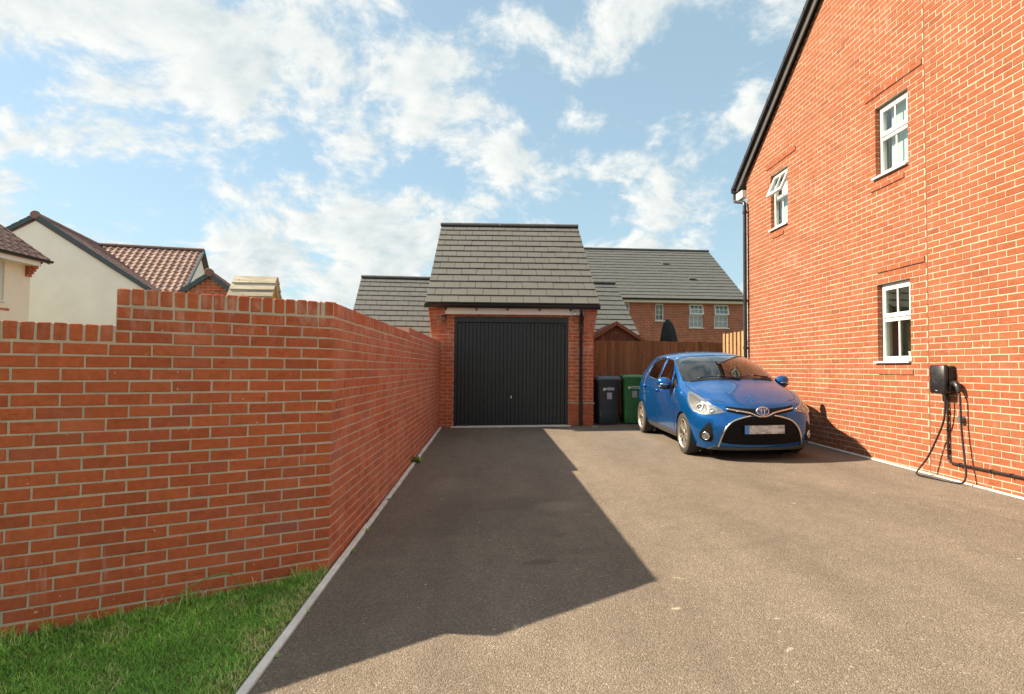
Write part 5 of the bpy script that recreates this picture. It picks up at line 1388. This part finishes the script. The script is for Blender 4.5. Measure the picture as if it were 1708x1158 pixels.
    # side badge
    Qs = projector('side', s); p, n = Qs(1.10, .735); b = MB(); b.cbox((p.x + s * .003, p.y + OY, p.z), (.006, .11, .016), .002); b.build('side_badge', MAT['chrome'], body)
# centre front parts
LG = [(-.50, .36), (-.455, .465), (-.37, .54), (-.25, .585), (-.12, .607), (0, .60), (.12, .607), (.25, .585), (.37, .54), (.455, .465), (.50, .36), (.525, .265), (.42, .236), (.2, .222), (0, .218), (-.2, .222), (-.42, .236), (-.525, .265)]
lg = patch('lower_grille', LG, 'front', MAT['grille'], 1, .003, .006, .03)
for k in range(9):
    w = .255 + k * .038; hwid = .50 - max(0, (w - .36)) * .95 - (.0 if w > .3 else 0)
    strip('grille_slat', [(-hwid, w), (-hwid / 2, w - .006), (0, w - .008), (hwid / 2, w - .006), (hwid, w)], 'front', MAT['grille'], .0075, 1, .008, parent=lg)
patch('bumper_lip', [(-.66, .155), (-.60, .205), (-.3, .19), (0, .185), (.3, .19), (.60, .205), (.66, .155), (.3, .152), (0, .151), (-.3, .152)], 'front', MAT['lip'], 1, .012, .01, .03)
b = MB(); b.cbox((0, -.022 + OY, .435), (.53, .016, .125), .004); npl = b.build('number_plate', MAT['trim'], car)
b = MB(); b.box(-.205, .258, -.0335 + OY, -.0305 + OY, .380, .490); b.build('plate_face', MAT['plate'], npl)
b = MB(); b.box(-.258, -.206, -.0335 + OY, -.0305 + OY, .380, .490); b.build('plate_band', MAT['blue'], npl)
# emblem: three interlocking ovals on a blue disc
Q = projector('front'); p, n = Q(0, .668); n = (n + Vector((0, -.4, 0))).normalized(); EM = Matrix.Translation(p + Vector((0, OY, 0)) + n * .022) @ n.to_track_quat('Z', 'Y').to_matrix().to_4x4()
b = MB(); b.lathe([(.066, -.03), (.066, -.004), (.05, .004), (0, .007)], 28, EM @ Matrix.Scale(1.25, 4, (1, 0, 0)) @ Matrix.Scale(.92, 4, (0, 1, 0))); em = b.build('emblem', simple('emblem_blue', (.03, .10, .30), .3), car, smooth=True)
b = MB()
for (a_, c_, dx, dy) in ((.080, .058, 0, 0), (.024, .054, 0, 0), (.055, .021, 0, .030)):
    pts = [EM @ Vector((dx + a_ * math.cos(t), dy + c_ * math.sin(t), .008)) for t in np.linspace(0, 2 * math.pi, 30)]; b.tube(pts, .0062, 6, caps=False)
b.build('emblem_rings', MAT['chrome'], em, smooth=True)
# bonnet edges and creases
for s in (-1, 1): strip('bonnet_gap', [(.42, .215), (.58, .34), (.655, .55), (.69, .85), (.685, 1.08)], 'top', MAT['trim'], .0055, s, -.002, parent=body)
patch('cowl', [(-.62, 1.075), (-.38, .985), (0, .935), (.38, .985), (.62, 1.075), (.60, 1.115), (.37, 1.035), (0, .985), (-.37, 1.035), (-.60, 1.115)], 'top', MAT['trim'], 1, .004, .006, .03)
for (x0, x1, y0) in ((-.50, .05, 0), (.02, .56, 0)):
    Qt = projector('front'); path = []
    for k in range(9):
        t = k / 8; x = x0 + (x1 - x0) * t; p, n = Qt(x, 1.085 + .02 * math.sin(t * 3.14) - .005 * abs(x)); path.append(p + n * .016 + Vector((0, OY, 0)))
    b = MB(); b.tube(path, .008, 6); e0_ = path[-1]; b.tube([path[4], path[4] + Vector((.05, -.02, .008)), e0_ + Vector((.03, -.05, -.03))], .009, 6); b.build('wiper', MAT['trim'], car, smooth=True)
b = MB(); b.tube([(.0, 3.15 + OY, 1.485), (.0, 3.17 + OY, 1.52)], [.016, .009], 8); b.tube([(.0, 3.17 + OY, 1.52), (-.01, 3.36 + OY, 1.72)], .0035, 6); b.build('aerial', MAT['trim'], car, smooth=True)
# floor, dashboard, seats, steering wheel
b = MB(); b.box(-.70, .70, .35 + OY, 3.7 + OY, .19, .24); b.box(-.49, .49, .25 + OY, .34 + OY, .19, .60); b.build('underbody', MAT['dark'], car)
b = MB(); b.prism([(-.68, 1.05 + OY, .6), (-.68, 1.08 + OY, 1.0), (-.68, 1.35 + OY, 1.02), (-.68, 1.52 + OY, .93), (-.68, 1.48 + OY, .6)], (1.36, 0, 0)); b.build('dashboard', MAT['dark'], car)
b = MB(); b.box(-.74, .74, 3.05 + OY, 3.08 + OY, .3, 1.1); b.build('parcel_panel', MAT['dark'], car)
for x in (-.36, .36):
    b = MB(); b.cbox((x, 2.02 + OY, .52), (.50, .52, .16), .05); b.cbox((x, 2.32 + OY, .83), (.48, .16, .62), .06, Matrix.Rotation(R(-14), 3, 'X')); b.cbox((x, 2.40 + OY, 1.22), (.26, .09, .18), .04); b.build('front_seat', MAT['seat'], car, smooth=False, auto=60)
b = MB(); b.cbox((0, 2.95 + OY, .80), (1.25, .16, .62), .06); b.cbox((-.35, 2.98 + OY, 1.17), (.24, .08, .14), .03); b.cbox((.35, 2.98 + OY, 1.17), (.24, .08, .14), .03); b.build('rear_seat', MAT['seat'], car, auto=60)
b = MB(); pts = [(-.36 + .18 * math.cos(t), 1.62 + OY + .06 * math.sin(t), .95 + .17 * math.sin(t)) for t in np.linspace(0, 6.283, 26)]; b.tube(pts, .016, 8); b.tube([(-.52, 1.62 + OY, .95), (-.20, 1.62 + OY, .95)], .015, 8); b.tube([(-.36, 1.62 + OY, .95), (-.36, 1.45 + OY, .9)], .04, 8); b.build('steering_wheel', MAT['trim'], car, smooth=True)
b = MB(); b.cbox((0, 1.70 + OY, 1.33), (.22, .03, .07), .01); b.build('rear_view_mirror', MAT['trim'], car)
# wheels
tyre = MB(); tyre.lathe([(.200, -.085), (.215, -.092), (.262, -.096), (.288, -.088), (.298, -.070), (.300, -.03), (.300, .03), (.298, .070), (.288, .088), (.262, .096), (.215, .092), (.200, .085)], 40)
tm = tyre.mesh('tyre', True); tm.materials.append(MAT['rubber'])
rim = MB(); rim.lathe([(.204, -.08), (.204, .070), (.214, .090), (.206, .094), (.192, .080), (.186, .03), (.186, -.07)], 40)
for k in range(5):
    for dlt in (-.20, .20):
        a_ = 2 * math.pi * k / 5 + math.pi / 2; a1 = a_ + dlt
        p0 = Vector((.045 * math.cos(a_ + dlt * .9), .045 * math.sin(a_ + dlt * .9), .072)); p1 = Vector((.196 * math.cos(a1), .196 * math.sin(a1), .074)); t_ = (p1 - p0).normalized(); w_ = Vector((-t_.y, t_.x, 0))
        V = []
        for (p, w, d) in ((p0, .020, .030), (p0.lerp(p1, .5) + Vector((0, 0, .008)), .0155, .026), (p1, .020, .024)):
            V += [p - w_ * w - Vector((0, 0, d)), p - w_ * w * .8, p + w_ * w * .8, p + w_ * w - Vector((0, 0, d))]
        rim.add(V, [(4 * i + j, 4 * i + (j + 1) % 4, 4 * i + 4 + (j + 1) % 4, 4 * i + 4 + j) for i in range(2) for j in range(4)])
rim.lathe([(.062, .05), (.060, .078), (.050, .084), (.030, .080), (.0, .082)], 24)
rm = rim.mesh('rim'); rm.materials.append(MAT['alloy'])
hubm = MB(); hubm.lathe([(.030, .079), (.029, .088), (0, .090)], 18)
for k in range(5): a_ = 2 * math.pi * k / 5; hubm.lathe([(.008, .076), (.008, .088), (0, .088)], 8, Matrix.Translation((.046 * math.cos(a_), .046 * math.sin(a_), 0)))
hbm = hubm.mesh('hub_cap', True); hbm.materials.append(MAT['trim'])
disc = MB(); disc.lathe([(0, .0), (.15, .0), (.15, .012), (0, .012)], 28); disc.lathe([(.19, -.06), (.0, -.05)], 28); dm = disc.mesh('brake_disc'); dm.materials.append(MAT['lip'])
for cy_ in (.80, 3.31):
    for s in (-1, 1):
        M = Matrix.Translation((s * .735, cy_ + OY, .298)) @ Matrix.Rotation(R(90) * s, 4, 'Y') @ Matrix.Rotation(random.uniform(0, 1.2), 4, 'Z')
        wl = link('wheel', rm, car, M); link('tyre', tm, wl); link('hub_cap', hbm, wl); link('brake_disc', dm, wl)

# ------------------------------------------------------------------ grass and weeds
def blades(name, pts, mat, label, cat, hmin, hmax, wid, lean, rn):
    n = len(pts); V = np.zeros((n, 5, 3), np.float32); a = rng.uniform(0, 2 * np.pi, n); h = rng.uniform(hmin, hmax, n) * rng.uniform(.6, 1.1, n); l = rng.uniform(.15, 1, n) * lean * h
    d = np.stack([np.cos(a), np.sin(a), np.zeros(n)], 1); w = np.stack([-np.sin(a), np.cos(a), np.zeros(n)], 1) * (wid * rng.uniform(.6, 1.3, n))[:, None]
    up = np.zeros((n, 3)); up[:, 2] = 1; P = np.array(pts)
    V[:, 0] = P - w; V[:, 1] = P + w
    mid = P + up * (h * .6)[:, None] + d * (l * .35)[:, None]
    V[:, 2] = mid + w * .7; V[:, 3] = mid - w * .7; V[:, 4] = P + up * h[:, None] * .95 + d * l[:, None]
    idx = np.arange(n)[:, None] * 5
    q = np.concatenate([idx + np.array([[0, 1, 2, 3]])], 0); t = idx + np.array([[3, 2, 4]])
    me = bpy.data.meshes.new(name); me.vertices.add(n * 5); me.vertices.foreach_set('co', V.reshape(-1))
    loops = np.concatenate([q.reshape(-1), t.reshape(-1)]).astype(np.int32); me.loops.add(len(loops)); me.loops.foreach_set('vertex_index', loops)
    me.polygons.add(2 * n); me.polygons.foreach_set('loop_start', np.concatenate([np.arange(n) * 4, 4 * n + np.arange(n) * 3]).astype(np.int32))
    me.update(calc_edges=True); me.validate()
    at = me.attributes.new('rnd', 'FLOAT', 'FACE'); at.data.foreach_set('value', np.concatenate([rn, rn]).astype(np.float32)); me.materials.append(mat)
    o = link(name, me); return tag(o, label, cat, None, 'stuff')
pts = []; rn = []
def wall_dist(x, y): return -(-(x - WX) * st_ * -1 * -1 + 0) if False else ((x - WX) * st_ - (y - WY) * ct)   # distance in front of the wall face
N = 0
while N < 105000:
    x = random.uniform(-3.9, -1.172); y = random.uniform(1.6, 4.35)
    wd = wall_dist(x, y)
    if wd < .004: continue
    edge = -1.17 - x
    pt_ = .5 + .5 * math.sin(9.3 * y + 4 * x) * math.sin(4.1 * y + 1.3)
    dry = max(0, 1 - edge / (.08 + .24 * pt_)) * .9 + max(0, 1 - wd / .09) * .40 + (.34 if math.sin(7.7 * x - 3.1 * y) * math.sin(6.3 * y + 2.2 * x) + .5 * math.sin(17 * x + 11 * y) > .78 else 0)
    clump = .5 + .5 * math.sin(5.1 * x + 2.3 * y) * math.sin(3.7 * y - 1.9 * x)
    if random.random() < dry * .30: continue
    pts.append((x, y, gz(x, y) - .008)); v = random.random() * .8 * (.55 + .45 * clump)
    if random.random() < .035 + dry * .65: v = random.uniform(.85, 1)
    rn.append(v); N += 1
for k in range(260):
    x = random.uniform(-3.4, -1.2); y = random.uniform(1.8, 4.2)
    if wall_dist(x, y) < .05: continue
    for j in range(random.randint(8, 30)):
        pts.append((x + random.gauss(0, .018), y + random.gauss(0, .018), gz(x, y) + .006)); rn.append(random.uniform(.3, .8) if random.random() > .12 else random.uniform(.85, 1))
pts = [q for q in pts if wall_dist(q[0], q[1]) > .004 and q[0] < -1.150]; rn = rn[:len(pts)]
blades('lawn_grass', pts, MAT['grass'], 'short green lawn grass in front of the garden wall', 'grass', .012, .036, .0016, 2.0, np.array(rn))
pts = []; rn = []
for k in range(60):
    u = random.uniform(.0, 2.4); o = abs(random.gauss(0, .07)) + .012; cx_, cy_ = fp(u, -o); r0 = random.random()
    for j in range(random.randint(10, 26)):
        x, y = cx_ + random.gauss(0, .02), cy_ + random.gauss(0, .015)
        if wall_dist(x, y) < .006 or x > -1.17: continue
        pts.append((x, y, gz(x, y) - .004)); rn.append(random.uniform(.2, .7) if random.random() > .25 else random.uniform(.85, 1))
blades('wall_foot_grass', pts, MAT['grass'], 'longer untrimmed grass tufts along the foot of the garden wall', 'grass', .035, .11, .0020, 1.4, np.array(rn))
# one long stalk leaning on the wall
b = MB(); p0 = Vector((-2.02, 3.70, gz(-2.0, 3.7))); p1 = Vector((-1.80, 3.885, .16)); pth = spl([p0, p0.lerp(p1, .5) + Vector((0, -.01, .03)), p1, p1 + Vector((.08, .03, .012)), p1 + Vector((.13, .05, -.012))], 5)
b.tube(pth, [.0035] * (len(pth) // 2) + [.005] * (len(pth) - len(pth) // 2 - 2) + [.004, .001], 5); tag(b.build('grass_stalk', MAT['leaf'], smooth=True), 'single long grass stalk leaning against the foot of the garden wall', 'grass')
def weed(label, x, y, n, sz, flat=.5):
    g0 = gz(x, y) + .004; t = thing('weed', label, 'weed', (x, y, g0), 'weeds along the edging strip')
    for k in range(n):
        a_ = random.uniform(0, 6.283); ln = sz * random.uniform(.5, 1); el = random.uniform(.15, 1.1) * flat; d = Vector((math.cos(a_) * math.cos(el), math.sin(a_) * math.cos(el), math.sin(el))); w = Vector((-math.sin(a_), math.cos(a_), 0))
        P = Vector((x, y, g0)); b = MB(); V = []
        for i in range(5):
            q = i / 4; ww = ln * .20 * math.sin(math.pi * min(1, q * .95 + .08)) + .0006; c = P + d * ln * q - Vector((0, 0, ln * .35 * q * q)); V += [c - w * ww, c + w * ww + Vector((0, 0, .002))]
        b.add(V, [(2 * i, 2 * i + 1, 2 * i + 3, 2 * i + 2) for i in range(4)]); b.build('leaf', MAT['leaf'], t)
weed('bushy green weed at the wall foot halfway to the garage', -1.12, 8.45, 26, .16, 1.1)
weed('small weed on the edging strip just past the wall corner', -1.10, 5.25, 14, .07)
weed('tiny weed on the edging strip near the wall corner', -1.105, 4.72, 10, .05)
weed('flat star-shaped weed on the edging strip nearest the camera', -1.115, 3.10, 12, .055, .4)
weed('tiny weed on the edging strip beside the lawn', -1.112, 3.62, 8, .04, .5)
weed('small weed against the wall where the strip is longest in shade', -1.12, 6.3, 12, .06, .8)
# litter: small pale stones lying on the asphalt
b = MB(); b.cbox((0, 0, 0), (.16, .022, .004), .001); me = b.mesh('chalk_mark'); me.materials.append(MAT['white'])
o = link('paint_mark', me, None, Matrix.Translation((2.02, 12.18, gz(2.02, 12.18) + .003)) @ Matrix.Rotation(R(-52), 4, 'Z')); tag(o, 'short white paint mark on the asphalt by the right garage corner', 'marking')
